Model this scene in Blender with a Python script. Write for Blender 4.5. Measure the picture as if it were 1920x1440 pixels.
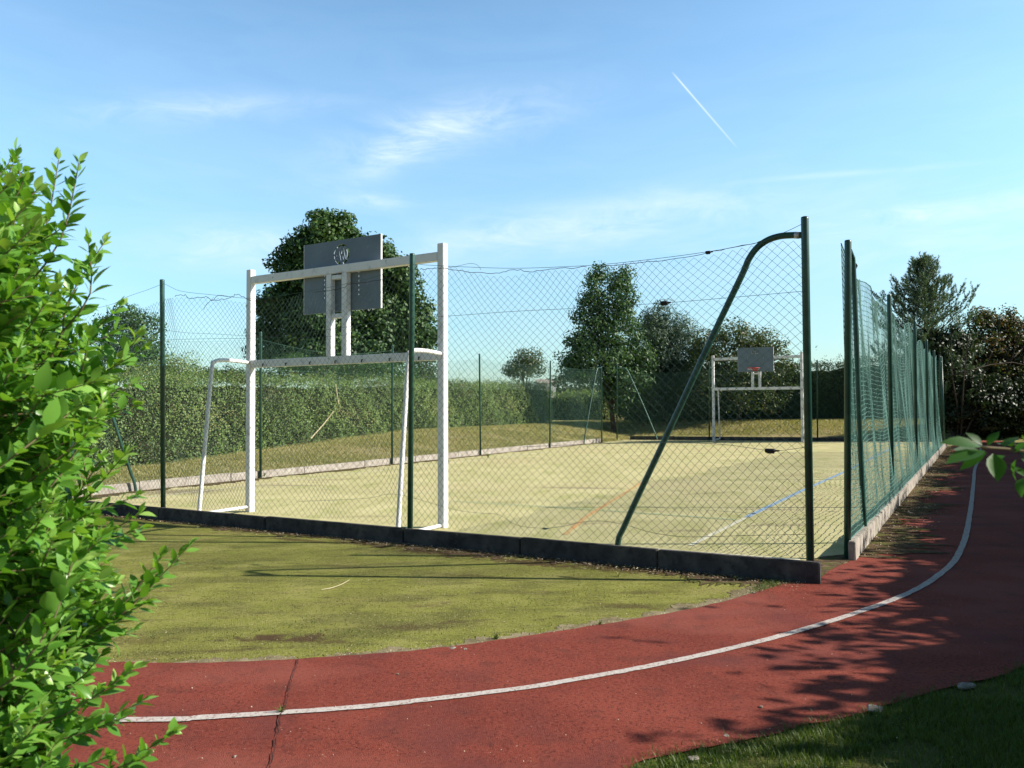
import bpy, bmesh, math, random
import numpy as np
from mathutils import Vector, Matrix
from mathutils.geometry import tessellate_polygon
random.seed(7); rng = np.random.default_rng(7)
S = bpy.context.scene; COL = S.collection
for o in list(bpy.data.objects): bpy.data.objects.remove(o)

# ------------------------------------------------------------------ camera, sky, sun, exposure
F = 1450.0; CH = 1.36
PITCH = math.atan(48.3/F); ROLL = math.radians(-0.87)
cd = bpy.data.cameras.new('camera'); cam = bpy.data.objects.new('camera', cd); COL.objects.link(cam)
cd.sensor_width = 36; cd.lens = F/1920*36; cd.clip_start = .05; cd.clip_end = 3000
CM = Matrix.Rotation(math.pi/2+PITCH, 3, 'X') @ Matrix.Rotation(ROLL, 3, 'Z')
cam.matrix_world = Matrix.Translation((0, 0, CH)) @ CM.to_4x4()
cd.dof.use_dof = True; cd.dof.focus_distance = 9.0; cd.dof.aperture_fstop = 9.0
S.camera = cam
SUN_EL = math.radians(31.5); SUN_AZ = math.radians(-6.9)      # azimuth from +X towards +Y
sv = Vector((math.cos(SUN_EL)*math.cos(SUN_AZ), math.cos(SUN_EL)*math.sin(SUN_AZ), math.sin(SUN_EL)))
sl = bpy.data.lights.new('sun', 'SUN'); sl.energy = 5.0; sl.angle = math.radians(.53); sl.color = (1, .93, .82)
so = bpy.data.objects.new('sun', sl); COL.objects.link(so); so.location = (30, -4, 20)
so.rotation_euler = sv.to_track_quat('Z', 'Y').to_euler()
S.view_settings.view_transform = 'Standard'; S.view_settings.look = 'None'
S.view_settings.gamma = 1; S.view_settings.exposure = 0.78
S.cycles.max_bounces = 8; S.cycles.transparent_max_bounces = 16

def ray(x, y): return CM @ Vector(((x-960)/F, -(y-720)/F, -1))
C0 = Vector((0, 0, CH))
U = Vector((.8545, -.5195, 0)); V = Vector((.5195, .8545, 0)); O = Vector((-7.9, 12.2, 0))
def W(a, b, z=0): return O + U*a + V*b + Vector((0, 0, z))
def ab(p): q = p-O; return (q.dot(U), q.dot(V), p.z)
def gp(x, y, z=0): d = ray(x, y); return C0 + d*((z-CH)/d.z)
def pY(x, y, Y): d = ray(x, y); return C0 + d*(Y/d.y)
def plb(x, y, b): d = ray(x, y); return C0 + d*((b-(C0-O).dot(V))/d.dot(V))
def pla(x, y, a): d = ray(x, y); return C0 + d*((a-(C0-O).dot(U))/d.dot(U))

w = bpy.data.worlds.new('World'); S.world = w; w.use_nodes = True
def world():
    nt = w.node_tree; N = nt.nodes; L = nt.links; N.clear()
    out = N.new('ShaderNodeOutputWorld'); bg = N.new('ShaderNodeBackground'); bg.inputs[1].default_value = .13
    L.new(bg.outputs[0], out.inputs[0])
    sky = N.new('ShaderNodeTexSky'); sky.sky_type = 'NISHITA'; sky.sun_disc = False
    sky.sun_elevation = SUN_EL; sky.sun_rotation = math.radians(90)-SUN_AZ
    sky.air_density = 1.0; sky.dust_density = .6; sky.ozone_density = 1.6; sky.altitude = 50
    tc = N.new('ShaderNodeTexCoord'); D = tc.outputs['Generated']
    def m(op, a, b=None, c=None):
        n = N.new('ShaderNodeMath'); n.operation = op
        for i, q in enumerate((a, b, c)):
            if q is None: continue
            if isinstance(q, (int, float)): n.inputs[i].default_value = q
            else: L.new(q, n.inputs[i])
        return n.outputs[0]
    def dot(vec, src):
        n = N.new('ShaderNodeVectorMath'); n.operation = 'DOT_PRODUCT'; L.new(src, n.inputs[0]); n.inputs[1].default_value = vec; return n.outputs['Value']
    def noise(sc, det, scale, dist=0, rough=.55):
        mp = N.new('ShaderNodeMapping'); L.new(D, mp.inputs[0]); mp.inputs['Scale'].default_value = sc
        n = N.new('ShaderNodeTexNoise'); L.new(mp.outputs[0], n.inputs[0]); n.inputs['Scale'].default_value = scale
        n.inputs['Detail'].default_value = det; n.inputs['Distortion'].default_value = dist; n.inputs['Roughness'].default_value = rough
        return n.outputs[0]
    streak = noise((1, 1, 5), 7, 4.5, .5, .62)
    fine = noise((1, 1, 3), 8, 11, .9, .65)
    warp = noise((1, 1, 2.5), 5, 6, .4)
    total = None
    def blob(x, y, dx, dy, hw, hh, amt, nz, lo, hi):
        nonlocal total
        c = ray(x, y).normalized(); t1 = (ray(x+dx, y+dy).normalized()-c).normalized(); t2 = c.cross(t1).normalized()
        wv = m('MULTIPLY', m('SUBTRACT', warp, .5), hh/F*1.6)
        a = m('DIVIDE', dot(t1, D), hw/F); b = m('DIVIDE', m('ADD', dot(t2, D), wv), hh/F)
        e = m('EXPONENT', m('MULTIPLY', m('ADD', m('MULTIPLY', a, a), m('MULTIPLY', b, b)), -1.0))
        e = m('MULTIPLY', e, m('GREATER_THAN', dot(c, D), 0))
        r = N.new('ShaderNodeMapRange'); L.new(nz, r.inputs[0]); r.inputs[1].default_value = lo; r.inputs[2].default_value = hi
        e = m('MULTIPLY', m('MULTIPLY', e, r.outputs[0]), amt)
        total = e if total is None else m('ADD', total, e)
    blob(790, 255, 100, -25, 190, 42, .50, fine, .28, .78)
    blob(700, 310, 100, -55, 95, 26, .35, fine, .3, .75)
    blob(655, 372, 100, 10, 60, 14, .35, fine, .3, .7)
    blob(330, 205, 100, -5, 190, 22, .28, fine, .3, .75)
    blob(390, 462, 100, 0, 130, 34, .40, fine, .3, .75)
    blob(1010, 435, 100, -14, 330, 34, .50, fine, .3, .75)
    blob(1700, 400, 100, -8, 190, 20, .45, fine, .35, .75)
    blob(1700, 470, 100, 0, 420, 55, .30, streak, .3, .75)
    blob(1530, 330, 100, -8, 170, 5, .13, warp, .1, .5)
    blob(1250, 375, 100, -8, 330, 24, .22, streak, .35, .75)
    # contrail: a thin great-circle segment
    c = ray(1322, 207).normalized(); e1 = (ray(1378, 272).normalized()-ray(1266, 142).normalized()).normalized(); n_ = c.cross(e1).normalized()
    al = m('DIVIDE', dot(e1, D), 88/F)
    rr = m('SUBTRACT', 1.0, m('POWER', m('ABSOLUTE', al), 6.0)); rr = m('MAXIMUM', rr, 0.0)
    ac = m('DIVIDE', dot(n_, D), 1.35/F); ac = m('EXPONENT', m('MULTIPLY', m('MULTIPLY', ac, ac), -1.0))
    tr = m('MULTIPLY', m('MULTIPLY', m('MULTIPLY', rr, ac), m('GREATER_THAN', dot(c, D), 0)), m('SUBTRACT', .36, m('MULTIPLY', al, .2)))
    total = m('ADD', total, tr)
    # thin cirrus veil over the whole sky, thicker low down
    z = dot((0, 0, 1), D)
    low = N.new('ShaderNodeMapRange'); L.new(z, low.inputs[0]); low.inputs[1].default_value = .55; low.inputs[2].default_value = 0.0
    low.inputs[3].default_value = .02; low.inputs[4].default_value = .20
    st = N.new('ShaderNodeMapRange'); L.new(streak, st.inputs[0]); st.inputs[1].default_value = .35; st.inputs[2].default_value = .75; st.inputs[3].default_value = .35
    total = m('ADD', total, m('MULTIPLY', low.outputs[0], st.outputs[0]))
    mx = N.new('ShaderNodeMix'); mx.data_type = 'RGBA'; mx.clamp_factor = True
    tint = N.new('ShaderNodeMix'); tint.data_type = 'RGBA'; tint.blend_type = 'MULTIPLY'; tint.inputs[0].default_value = 1
    L.new(sky.outputs[0], tint.inputs[6]); tint.inputs[7].default_value = SKY_TINT
    L.new(total, mx.inputs[0]); L.new(tint.outputs[2], mx.inputs[6]); mx.inputs[7].default_value = CLOUD
    zf0 = N.new('ShaderNodeMapRange'); zf0.interpolation_type = 'SMOOTHSTEP'; L.new(z, zf0.inputs[0]); zf0.inputs[1].default_value = .42; zf0.inputs[2].default_value = .8; zf0.inputs[3].default_value = 1.0; zf0.inputs[4].default_value = .2
    hz = N.new('ShaderNodeMapRange'); hz.interpolation_type = 'SMOOTHSTEP'; L.new(z, hz.inputs[0]); hz.inputs[1].default_value = -.02; hz.inputs[2].default_value = .34; hz.inputs[3].default_value = .66; hz.inputs[4].default_value = 1.06
    zf = N.new('ShaderNodeMath'); zf.operation = 'MULTIPLY'; L.new(zf0.outputs[0], zf.inputs[0]); L.new(hz.outputs[0], zf.inputs[1])
    zm = N.new('ShaderNodeVectorMath'); zm.operation = 'SCALE'; L.new(mx.outputs[2], zm.inputs[0]); L.new(zf.outputs[0], zm.inputs['Scale'])
    yf = N.new('ShaderNodeMapRange'); yf.interpolation_type = 'SMOOTHSTEP'; L.new(dot((0, 1, 0), D), yf.inputs[0]); yf.inputs[1].default_value = -.5; yf.inputs[2].default_value = .1; yf.inputs[3].default_value = .45; yf.inputs[4].default_value = 1
    zy = N.new('ShaderNodeVectorMath'); zy.operation = 'SCALE'; L.new(zm.outputs[0], zy.inputs[0]); L.new(yf.outputs[0], zy.inputs['Scale'])
    L.new(zy.outputs[0], bg.inputs[0])
SKY_TINT = (.86, 1.11, 1.13, 1); CLOUD = (5.5, 5.85, 6.2, 1)
world()

# ------------------------------------------------------------------ materials
def mat(name, cols, scale=4, rough=.8, bump=0, bscale=60, spec=.3, detail=6, pos=None, trans=0, attr=None, stretch=None, metal=0, coat=0, bumpd=.01):
    """procedural material: noise -> colour ramp (cols), optional bump, translucency and a per-face random attribute."""
    mt = bpy.data.materials.new(name); mt.use_nodes = True; nt = mt.node_tree; N = nt.nodes; L = nt.links
    bs = N['Principled BSDF']; out = N['Material Output']
    bs.inputs['Roughness'].default_value = rough; bs.inputs['Specular IOR Level'].default_value = spec; bs.inputs['Metallic'].default_value = metal
    tc = N.new('ShaderNodeTexCoord'); src = tc.outputs['Object']
    if stretch:
        mp = N.new('ShaderNodeMapping'); L.new(src, mp.inputs[0]); mp.inputs['Scale'].default_value = stretch; src = mp.outputs[0]
    r = N.new('ShaderNodeValToRGB')
    if attr:
        at = N.new('ShaderNodeAttribute'); at.attribute_name = attr; fac = at.outputs['Fac']
    else:
        n = N.new('ShaderNodeTexNoise'); n.inputs['Scale'].default_value = scale; n.inputs['Detail'].default_value = detail; n.inputs['Roughness'].default_value = .6
        L.new(src, n.inputs[0]); fac = n.outputs[0]
    L.new(fac, r.inputs[0])
    cr = r.color_ramp; k = len(cols)
    if pos is None: pos = [.5] if k == 1 else [(i/(k-1) if attr else .3+.4*i/(k-1)) for i in range(k)]
    while len(cr.elements) < k: cr.elements.new(.5)
    while len(cr.elements) > k: cr.elements.remove(cr.elements[-1])
    for e, c, p in zip(cr.elements, cols, pos): e.position = p; e.color = (*c, 1)
    L.new(r.outputs[0], bs.inputs['Base Color'])
    if bump:
        n2 = N.new('ShaderNodeTexNoise'); n2.inputs['Scale'].default_value = bscale; n2.inputs['Detail'].default_value = 4; L.new(src, n2.inputs[0])
        b = N.new('ShaderNodeBump'); b.inputs['Strength'].default_value = bump; b.inputs['Distance'].default_value = bumpd; L.new(n2.outputs[0], b.inputs['Height']); L.new(b.outputs[0], bs.inputs['Normal'])
    if trans:
        t = N.new('ShaderNodeBsdfTranslucent'); g = N.new('ShaderNodeMix'); g.data_type = 'RGBA'; g.blend_type = 'MULTIPLY'; g.inputs[0].default_value = 1
        L.new(r.outputs[0], g.inputs[6]); g.inputs[7].default_value = (1.5, 1.5, .45, 1); L.new(g.outputs[2], t.inputs[0])
        ms = N.new('ShaderNodeMixShader'); ms.inputs[0].default_value = trans; L.new(bs.outputs[0], ms.inputs[1]); L.new(t.outputs[0], ms.inputs[2]); L.new(ms.outputs[0], out.inputs[0])
    mt['ramp'] = r.name
    return mt
def layer(mt, col, scale, lo, hi, stretch=(1, 1, 1), amt=1.0, detail=6, seed=0, dist=0):
    """adds a noise-masked second colour over the material's base colour (stains, moss, dust)."""
    nt = mt.node_tree; N = nt.nodes; L = nt.links; bs = N['Principled BSDF']; old = bs.inputs['Base Color'].links[0].from_socket
    tc = N.new('ShaderNodeTexCoord'); mp = N.new('ShaderNodeMapping'); L.new(tc.outputs['Object'], mp.inputs[0]); mp.inputs['Scale'].default_value = stretch
    mp.inputs['Location'].default_value = (seed*3.1, seed*1.7, seed)
    n = N.new('ShaderNodeTexNoise'); n.inputs['Scale'].default_value = scale; n.inputs['Detail'].default_value = detail; n.inputs['Distortion'].default_value = dist; L.new(mp.outputs[0], n.inputs[0])
    r = N.new('ShaderNodeMapRange'); r.inputs[1].default_value = lo; r.inputs[2].default_value = hi; r.inputs[4].default_value = amt; L.new(n.outputs[0], r.inputs[0])
    mx = N.new('ShaderNodeMix'); mx.data_type = 'RGBA'; L.new(r.outputs[0], mx.inputs[0]); L.new(old, mx.inputs[6]); mx.inputs[7].default_value = (*col, 1)
    L.new(mx.outputs[2], bs.inputs['Base Color']); return mt
def spots(mt, pts, col, edge=.8):
    """stains of a given place and size (world x, y, half-length, half-width, angle, amount)"""
    nt = mt.node_tree; N = nt.nodes; L = nt.links; bs = N['Principled BSDF']
    tc = N.new('ShaderNodeTexCoord'); ns = N.new('ShaderNodeTexNoise'); ns.inputs['Scale'].default_value = 11; ns.inputs['Detail'].default_value = 9; ns.inputs['Roughness'].default_value = .82; L.new(tc.outputs['Object'], ns.inputs[0])
    acc = None
    def M(op, *q):
        n = N.new('ShaderNodeMath'); n.operation = op
        for i, s in enumerate(q):
            if isinstance(s, (int, float)): n.inputs[i].default_value = s
            else: L.new(s, n.inputs[i])
        return n.outputs[0]
    for (x, y, hl, hw, ang, amt) in pts:
        mp = N.new('ShaderNodeMapping'); mp.vector_type = 'TEXTURE'; mp.inputs['Location'].default_value = (x, y, 0); mp.inputs['Rotation'].default_value = (0, 0, ang); mp.inputs['Scale'].default_value = (hl, hw, 1e3)
        L.new(tc.outputs['Object'], mp.inputs[0]); ln = N.new('ShaderNodeVectorMath'); ln.operation = 'LENGTH'; L.new(mp.outputs[0], ln.inputs[0])
        d = M('SUBTRACT', M('SUBTRACT', 1.25, ln.outputs['Value']), M('MULTIPLY', M('SUBTRACT', ns.outputs[0], .5), 5.5))
        r = N.new('ShaderNodeMapRange'); r.inputs[1].default_value = 0; r.inputs[2].default_value = edge; r.inputs[4].default_value = amt; L.new(d, r.inputs[0])
        acc = r.outputs[0] if acc is None else M('MAXIMUM', acc, r.outputs[0])
    mx = N.new('ShaderNodeMix'); mx.data_type = 'RGBA'; L.new(acc, mx.inputs[0]); L.new(bs.inputs['Base Color'].links[0].from_socket, mx.inputs[6]); mx.inputs[7].default_value = (*col, 1); L.new(mx.outputs[2], bs.inputs['Base Color'])
    return mt

# ------------------------------------------------------------------ mesh helpers
def link(name, me, parent=None, loc=None):
    o = bpy.data.objects.new(name, me); COL.objects.link(o)
    if parent: o.parent = parent; o.matrix_parent_inverse = parent_inv(parent)
    if loc: o.location = loc
    return o
def parent_inv(p):
    m = Matrix.Identity(4); q = p
    while q: m = q.matrix_basis @ m if q.parent is None else q.matrix_parent_inverse @ q.matrix_basis @ m; q = q.parent
    return m.inverted()
def tag(o, label=None, cat=None, group=None, kind=None):
    if label: o['label'] = label
    if cat: o['category'] = cat
    if group: o['group'] = group
    if kind: o['kind'] = kind
    return o
def thing(name, loc, label, cat, group=None):
    o = bpy.data.objects.new(name, None); COL.objects.link(o); o.location = loc; o.empty_display_size = .2
    return tag(o, label, cat, group)
def mesh_np(name, Vv, Fq, m, parent=None, smooth=False, attr=None):
    """numpy verts (n,3), faces (k,3|4)"""
    me = bpy.data.meshes.new(name); Vv = np.asarray(Vv, dtype=np.float32); Fq = np.asarray(Fq, dtype=np.int32); k = Fq.shape[1]
    me.vertices.add(len(Vv)); me.vertices.foreach_set('co', Vv.ravel()); me.loops.add(Fq.size); me.loops.foreach_set('vertex_index', Fq.ravel())
    me.polygons.add(len(Fq)); me.polygons.foreach_set('loop_start', np.arange(0, Fq.size, k, dtype=np.int32))
    if smooth: me.polygons.foreach_set('use_smooth', np.ones(len(Fq), dtype=bool))
    me.update(calc_edges=True)
    if attr is not None:
        a = me.attributes.new('rnd', 'FLOAT', 'FACE'); a.data.foreach_set('value', np.asarray(attr, dtype=np.float32))
    me.materials.append(m); return link(name, me, parent)
class MB:
    def __init__(s): s.v = []; s.f = []
    def box(s, c, x, y, z):          # centre + three half-axis vectors
        c, x, y, z = map(Vector, (c, x, y, z)); i = len(s.v)
        for sx, sy, sz in ((-1,-1,-1),(1,-1,-1),(1,1,-1),(-1,1,-1),(-1,-1,1),(1,-1,1),(1,1,1),(-1,1,1)): s.v.append(c+x*sx+y*sy+z*sz)
        for q in ((0,3,2,1),(4,5,6,7),(0,1,5,4),(1,2,6,5),(2,3,7,6),(3,0,4,7)): s.f.append(tuple(i+k for k in q))
        return s
    def tube(s, pts, r, n=10, cap=True):
        pts = [Vector(p) for p in pts]; rs = r if isinstance(r, (list, tuple)) else [r]*len(pts); i0 = len(s.v); prev = None
        for k, p in enumerate(pts):
            d = (pts[min(k+1, len(pts)-1)]-pts[max(k-1, 0)]).normalized()
            if prev is None: a = d.cross(Vector((0, 0, 1)) if abs(d.z) < .9 else Vector((1, 0, 0))).normalized()
            else: a = (prev-d*prev.dot(d)).normalized()
            prev = a; b = d.cross(a)
            for j in range(n): t = 2*math.pi*j/n; s.v.append(p+(a*math.cos(t)+b*math.sin(t))*rs[k])
        for k in range(len(pts)-1):
            for j in range(n): s.f.append((i0+k*n+j, i0+k*n+(j+1) % n, i0+(k+1)*n+(j+1) % n, i0+(k+1)*n+j))
        if cap: s.f.append(tuple(i0+j for j in range(n))[::-1]); s.f.append(tuple(i0+(len(pts)-1)*n+j for j in range(n)))
        return s
    def build(s, name, m, parent=None, smooth=False, bevel=0):
        me = bpy.data.meshes.new(name); me.from_pydata([tuple(p) for p in s.v], [], s.f); me.update(); me.materials.append(m)
        if bevel:
            bm = bmesh.new(); bm.from_mesh(me); bmesh.ops.bevel(bm, geom=bm.edges[:], offset=bevel, segments=2, affect='EDGES', clamp_overlap=True); bm.to_mesh(me); bm.free()
        if smooth:
            me.polygons.foreach_set('use_smooth', [len(p.vertices) == 4 for p in me.polygons])
        o = link(name, me, parent); return o
def smooth_path(pts, n=8):
    pts = [Vector(p) for p in pts]; out = []
    for i in range(len(pts)-1):
        p0, p1, p2, p3 = pts[max(i-1, 0)], pts[i], pts[i+1], pts[min(i+2, len(pts)-1)]
        for k in range(n):
            t = k/n; out.append(.5*((2*p1)+(p2-p0)*t+(2*p0-5*p1+4*p2-p3)*t*t+(3*p1-p0-3*p2+p3)*t**3))
    out.append(pts[-1]); return out
def sheet(name, pts, z, m, kind='structure', rag=0):
    P = [Vector((p[0], p[1], z)) for p in pts]
    if rag:
        Q = []
        for i, p in enumerate(P):
            q = P[(i+1) % len(P)]; L_ = (q-p).length; n = max(1, min(60, int(L_/.06)))
            for k in range(n): Q.append(p.lerp(q, k/n)+Vector((random.uniform(-rag, rag), random.uniform(-rag, rag), 0)))
        P = Q
    tri = tessellate_polygon([P]); me = bpy.data.meshes.new(name)
    up = []
    for t in tri:
        a, b, c = (P[i] for i in t); up.append(t if (b-a).cross(c-a).z > 0 else t[::-1])
    me.from_pydata([tuple(p) for p in P], [], up); me.update(); me.materials.append(m)
    o = link(name, me); tag(o, kind=kind); return o
def strip(name, pts, wd, z, m, rag=0, fine=True):
    """painted line of width wd along pts"""
    P = [Vector((p[0], p[1], 0)) for p in pts]
    if fine:
        Q = []
        for a, b in zip(P[:-1], P[1:]):
            n = max(1, int((b-a).length/.08)); Q += [a.lerp(b, k/n) for k in range(n)]
        P = Q+[P[-1]]
    v = []; f = []
    for i, p in enumerate(P):
        d = (P[min(i+1, len(P)-1)]-P[max(i-1, 0)]).normalized(); nrm = Vector((-d.y, d.x, 0))
        for s in (1, -1): v.append(p+nrm*s*(wd/2+random.uniform(-rag, rag))+Vector((0, 0, z)))
    for i in range(len(P)-1): f.append((2*i, 2*i+1, 2*i+3, 2*i+2))
    me = bpy.data.meshes.new(name); me.from_pydata([tuple(q) for q in v], [], f); me.update(); me.materials.append(m)
    o = link(name, me); tag(o, kind='structure'); return o

# ------------------------------------------------------------------ material set
M_court = mat('court_turf', [(.42, .39, .19), (.49, .45, .235), (.57, .52, .285)], scale=.9, rough=.95, bump=.5, bscale=150, spec=.1)
layer(M_court, (.30, .32, .10), 3, .5, .72, (1, .45, 1), .7, seed=1)
layer(M_court, (.50, .43, .24), .55, .48, .7, (.6, 1, 1), .7, seed=2)
layer(M_court, (.22, .20, .10), 24, .54, .78, (1, 1, 1), .6, seed=3)
layer(M_court, (.24, .20, .12), 1.6, .6, .72, (.35, 1.3, 1), .5, seed=13, detail=10)
def gs(x, y, hl, hw, ang, amt): p = gp(x, y); return (p.x, p.y, hl, hw, ang, amt)
spots(M_court, [gs(1085, 915, .75, .16, -.3, .55), gs(330, 922, .9, .5, .0, .7), gs(545, 910, .7, .16, -.2, .5), gs(1330, 925, .5, .1, .3, .4), gs(1440, 955, .5, .1, -.2, .45),
                gs(1290, 995, .3, .08, 0, .4), gs(1480, 930, .5, .12, .1, .3), gs(1420, 985, .3, .06, .4, .5), gs(700, 880, 1.2, .2, -.3, .25), gs(1480, 985, .35, .08, 0, .4)], (.17, .13, .10))
M_moss = mat('moss_ground', [(.15, .15, .04), (.21, .22, .048), (.29, .28, .085)], scale=2.2, rough=1, bump=1, bscale=120, spec=.05)
layer(M_moss, (.235, .20, .075), 2.6, .5, .75, (.5, 1.2, 1), .6, seed=4)
layer(M_moss, (.075, .055, .032), 9, .56, .74, (.5, 1.6, 1), .8, seed=5, detail=10)
layer(M_moss, (.10, .10, .035), 2.1, .5, .62, (.6, 1.8, 1), .6, seed=15, detail=9)
layer(M_moss, (.36, .32, .15), 60, .55, .68, (1, 1, 1), .6, seed=6, detail=3)
layer(M_moss, (.055, .05, .02), 42, .54, .7, (1, 1, 1), .7, seed=12, detail=4)
spots(M_moss, [gs(500, 1195, .16, .10, 0, .9), gs(575, 1195, .17, .09, .2, .85), gs(620, 1203, .12, .04, 0, .6), gs(430, 1218, .35, .035, .1, .6), gs(845, 1165, .07, .05, .5, .6),
               gs(770, 1175, .2, .07, 0, .5), gs(800, 1135, .2, .05, 0, .4), gs(250, 1200, .25, .1, 0, .5), gs(1180, 1135, .3, .07, -.3, .5), gs(560, 1012, .5, .07, -.5, .7), gs(700, 1020, .5, .09, -.5, .8), gs(820, 1035, .6, .12, -.5, .8), gs(1000, 1055, .6, .12, -.5, .8), gs(1180, 1068, .5, .13, -.5, .8), gs(1330, 1082, .35, .08, -.5, .7), gs(900, 1080, .35, .05, -.3, .5), gs(1200, 1110, .3, .05, 0, .4), gs(640, 1060, .25, .05, -.3, .35), gs(1000, 1110, .35, .06, 0, .3)], (.075, .042, .028))
M_track = mat('red_rubber', [(.185, .040, .027), (.24, .053, .035), (.29, .070, .046)], scale=1.6, rough=.9, bump=1, bscale=260, spec=.12, bumpd=.008)
layer(M_track, (.36, .12, .09), 80, .52, .70, (1, 1, 1), .42, seed=7, detail=3)
layer(M_track, (.10, .026, .020), 60, .52, .68, (1, 1, 1), .85, seed=8, detail=3)
layer(M_track, (.16, .048, .043), 2.4, .5, .68, (1, 1, 1), .6, seed=9)
layer(M_track, (.31, .095, .07), .9, .48, .64, (1, 1.6, 1), .6, seed=15, detail=10)
layer(M_track, (.12, .042, .034), 6, .56, .74, (1, 1, 1), .6, seed=16, detail=10)
M_dirt = mat('leafy_dirt', [(.05, .035, .022), (.11, .075, .045), (.20, .15, .09)], scale=14, rough=1, bump=1, bscale=90, spec=.05)
layer(M_dirt, (.10, .11, .03), 5, .5, .6, seed=3, amt=.8)
M_sand = mat('sandy_edge', [(.14, .11, .06), (.24, .20, .12), (.34, .29, .18)], scale=9, rough=1, bump=.8, bscale=120, spec=.05)
M_white = mat('line_paint', [(.27, .15, .12), (.44, .39, .36), (.55, .51, .48)], scale=70, rough=.95, spec=.05, pos=[.36, .45, .68])
M_wcourt = mat('court_line_white', [(.50, .48, .30), (.70, .68, .58)], scale=25, rough=.9, spec=.1)
M_wfaint = mat('court_line_faint', [(.42, .41, .19), (.56, .55, .34)], scale=12, rough=.9, spec=.1)
M_gfaint = mat('court_line_green', [(.38, .38, .17), (.34, .42, .27)], scale=9, rough=.9, spec=.1)
M_blue = mat('court_line_blue', [(.38, .42, .32), (.25, .37, .52)], scale=10, rough=.9, spec=.1, pos=[.3, .5])
M_orange = mat('court_line_orange', [(.46, .38, .18), (.58, .27, .11)], scale=12, rough=.9, spec=.1, pos=[.35, .65])
M_conc = mat('concrete', [(.23, .205, .18), (.33, .30, .265), (.43, .40, .36)], scale=7, rough=.95, bump=.6, bscale=70, spec=.15)
layer(M_conc, (.20, .16, .12), 22, .55, .7, seed=2, amt=.7)
layer(M_conc, (.16, .17, .08), 3.3, .6, .75, seed=8, amt=.6)
M_conc_shade = mat('concrete_shaded_stained', [(.045, .043, .045), (.075, .07, .07), (.12, .11, .10)], scale=5, rough=.95, bump=.6, bscale=70, spec=.1)  # concrete copy for shaded kerbs: shade darkened into the colour, with stains
layer(M_conc_shade, (.03, .028, .03), 14, .5, .7, seed=2, amt=.7)
M_green = mat('green_post_paint', [(.008, .042, .032), (.014, .062, .046), (.025, .085, .06)], scale=9, rough=.38, spec=.5)
M_wire = mat('green_plastic_wire', [(.045, .085, .07), (.075, .12, .10)], scale=40, rough=.5, spec=.4)
M_wiref = mat('green_wire_weathered', [(.06, .15, .12), (.09, .20, .16)], scale=40, rough=.5, spec=.4)
M_net = mat('green_netting', [(.05, .13, .115), (.10, .22, .19)], scale=6, rough=.7, spec=.2)
M_rust = mat('rusty_wire', [(.03, .02, .018), (.07, .045, .035)], scale=30, rough=.8)
M_black = mat('black_plastic', [(.012, .013, .015), (.02, .021, .024)], scale=9, rough=.5)
M_paint = mat('white_post_paint', [(.46, .45, .45), (.71, .71, .73), (.76, .76, .78)], scale=6, rough=.45, spec=.4, pos=[.28, .42, .7])
layer(M_paint, (.30, .27, .25), 14, .66, .72, seed=5, amt=.7)
layer(M_paint, (.22, .13, .08), 5, .68, .76, (1, 1, .25), .7, seed=11, detail=10)
M_galv = mat('galvanised_tube', [(.36, .37, .39), (.55, .56, .58)], scale=9, rough=.45, spec=.5, metal=.3)
M_board = mat('grey_backboard', [(.13, .17, .215), (.17, .215, .27)], scale=3.5, rough=.6, spec=.3)
layer(M_board, (.32, .34, .36), 16, .66, .70, (1, 1, .4), .6, seed=9, dist=2.5)
M_edge = M_paint
M_hoop = mat('red_hoop_paint', [(.45, .05, .035), (.55, .07, .05)], scale=9, rough=.5)
M_bark = mat('bark', [(.05, .04, .03), (.10, .08, .06)], scale=12, rough=1, bump=1, bscale=40)
M_twig = mat('twig', [(.12, .10, .05), (.17, .13, .07)], scale=20, rough=.8)
M_straw = mat('dry_straw', [(.42, .36, .22), (.55, .48, .32)], scale=20, rough=.9)
def leafmat(n, cols, tr=.3, rough=.5): return mat(n, cols, attr='rnd', rough=rough, spec=.35, trans=tr)
L_big = leafmat('leaf_lime_tree', [(.018, .052, .022), (.036, .088, .028), (.065, .13, .035), (.11, .18, .045)], .22)
L_mid = leafmat('leaf_maple', [(.025, .07, .026), (.05, .115, .034), (.095, .17, .045)], .25)
L_far = leafmat('leaf_far_tree', [(.05, .085, .035), (.075, .11, .04)], .2)
L_olive = leafmat('leaf_olive', [(.025, .055, .022), (.05, .09, .03), (.09, .13, .04), (.13, .10, .04)], .25)
L_pine = leafmat('pine_needles', [(.07, .12, .09), (.10, .16, .10), (.13, .19, .10)], .15)
L_bluegreen = leafmat('leaf_bluegreen', [(.03, .07, .05), (.055, .105, .06), (.085, .14, .065)], .15)
L_red = leafmat('leaf_copper', [(.025, .05, .02), (.045, .08, .028), (.10, .09, .035), (.20, .10, .055)], .25)
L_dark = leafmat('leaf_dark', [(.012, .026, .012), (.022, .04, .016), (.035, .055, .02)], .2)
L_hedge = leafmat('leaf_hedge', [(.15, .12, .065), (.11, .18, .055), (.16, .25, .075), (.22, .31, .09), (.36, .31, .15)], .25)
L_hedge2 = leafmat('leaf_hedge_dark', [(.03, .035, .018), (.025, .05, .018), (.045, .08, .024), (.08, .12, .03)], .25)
L_shrub = leafmat('leaf_privet', [(.04, .13, .02), (.085, .22, .03), (.16, .34, .055), (.30, .46, .12)], .34, .32)
L_litter = leafmat('leaf_litter', [(.16, .10, .05), (.28, .19, .10), (.45, .38, .26), (.7, .62, .5)], 0, .9)
M_core = mat('twiggy_inside', [(.018, .022, .010), (.035, .035, .018)], scale=9, rough=1, spec=0)
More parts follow.
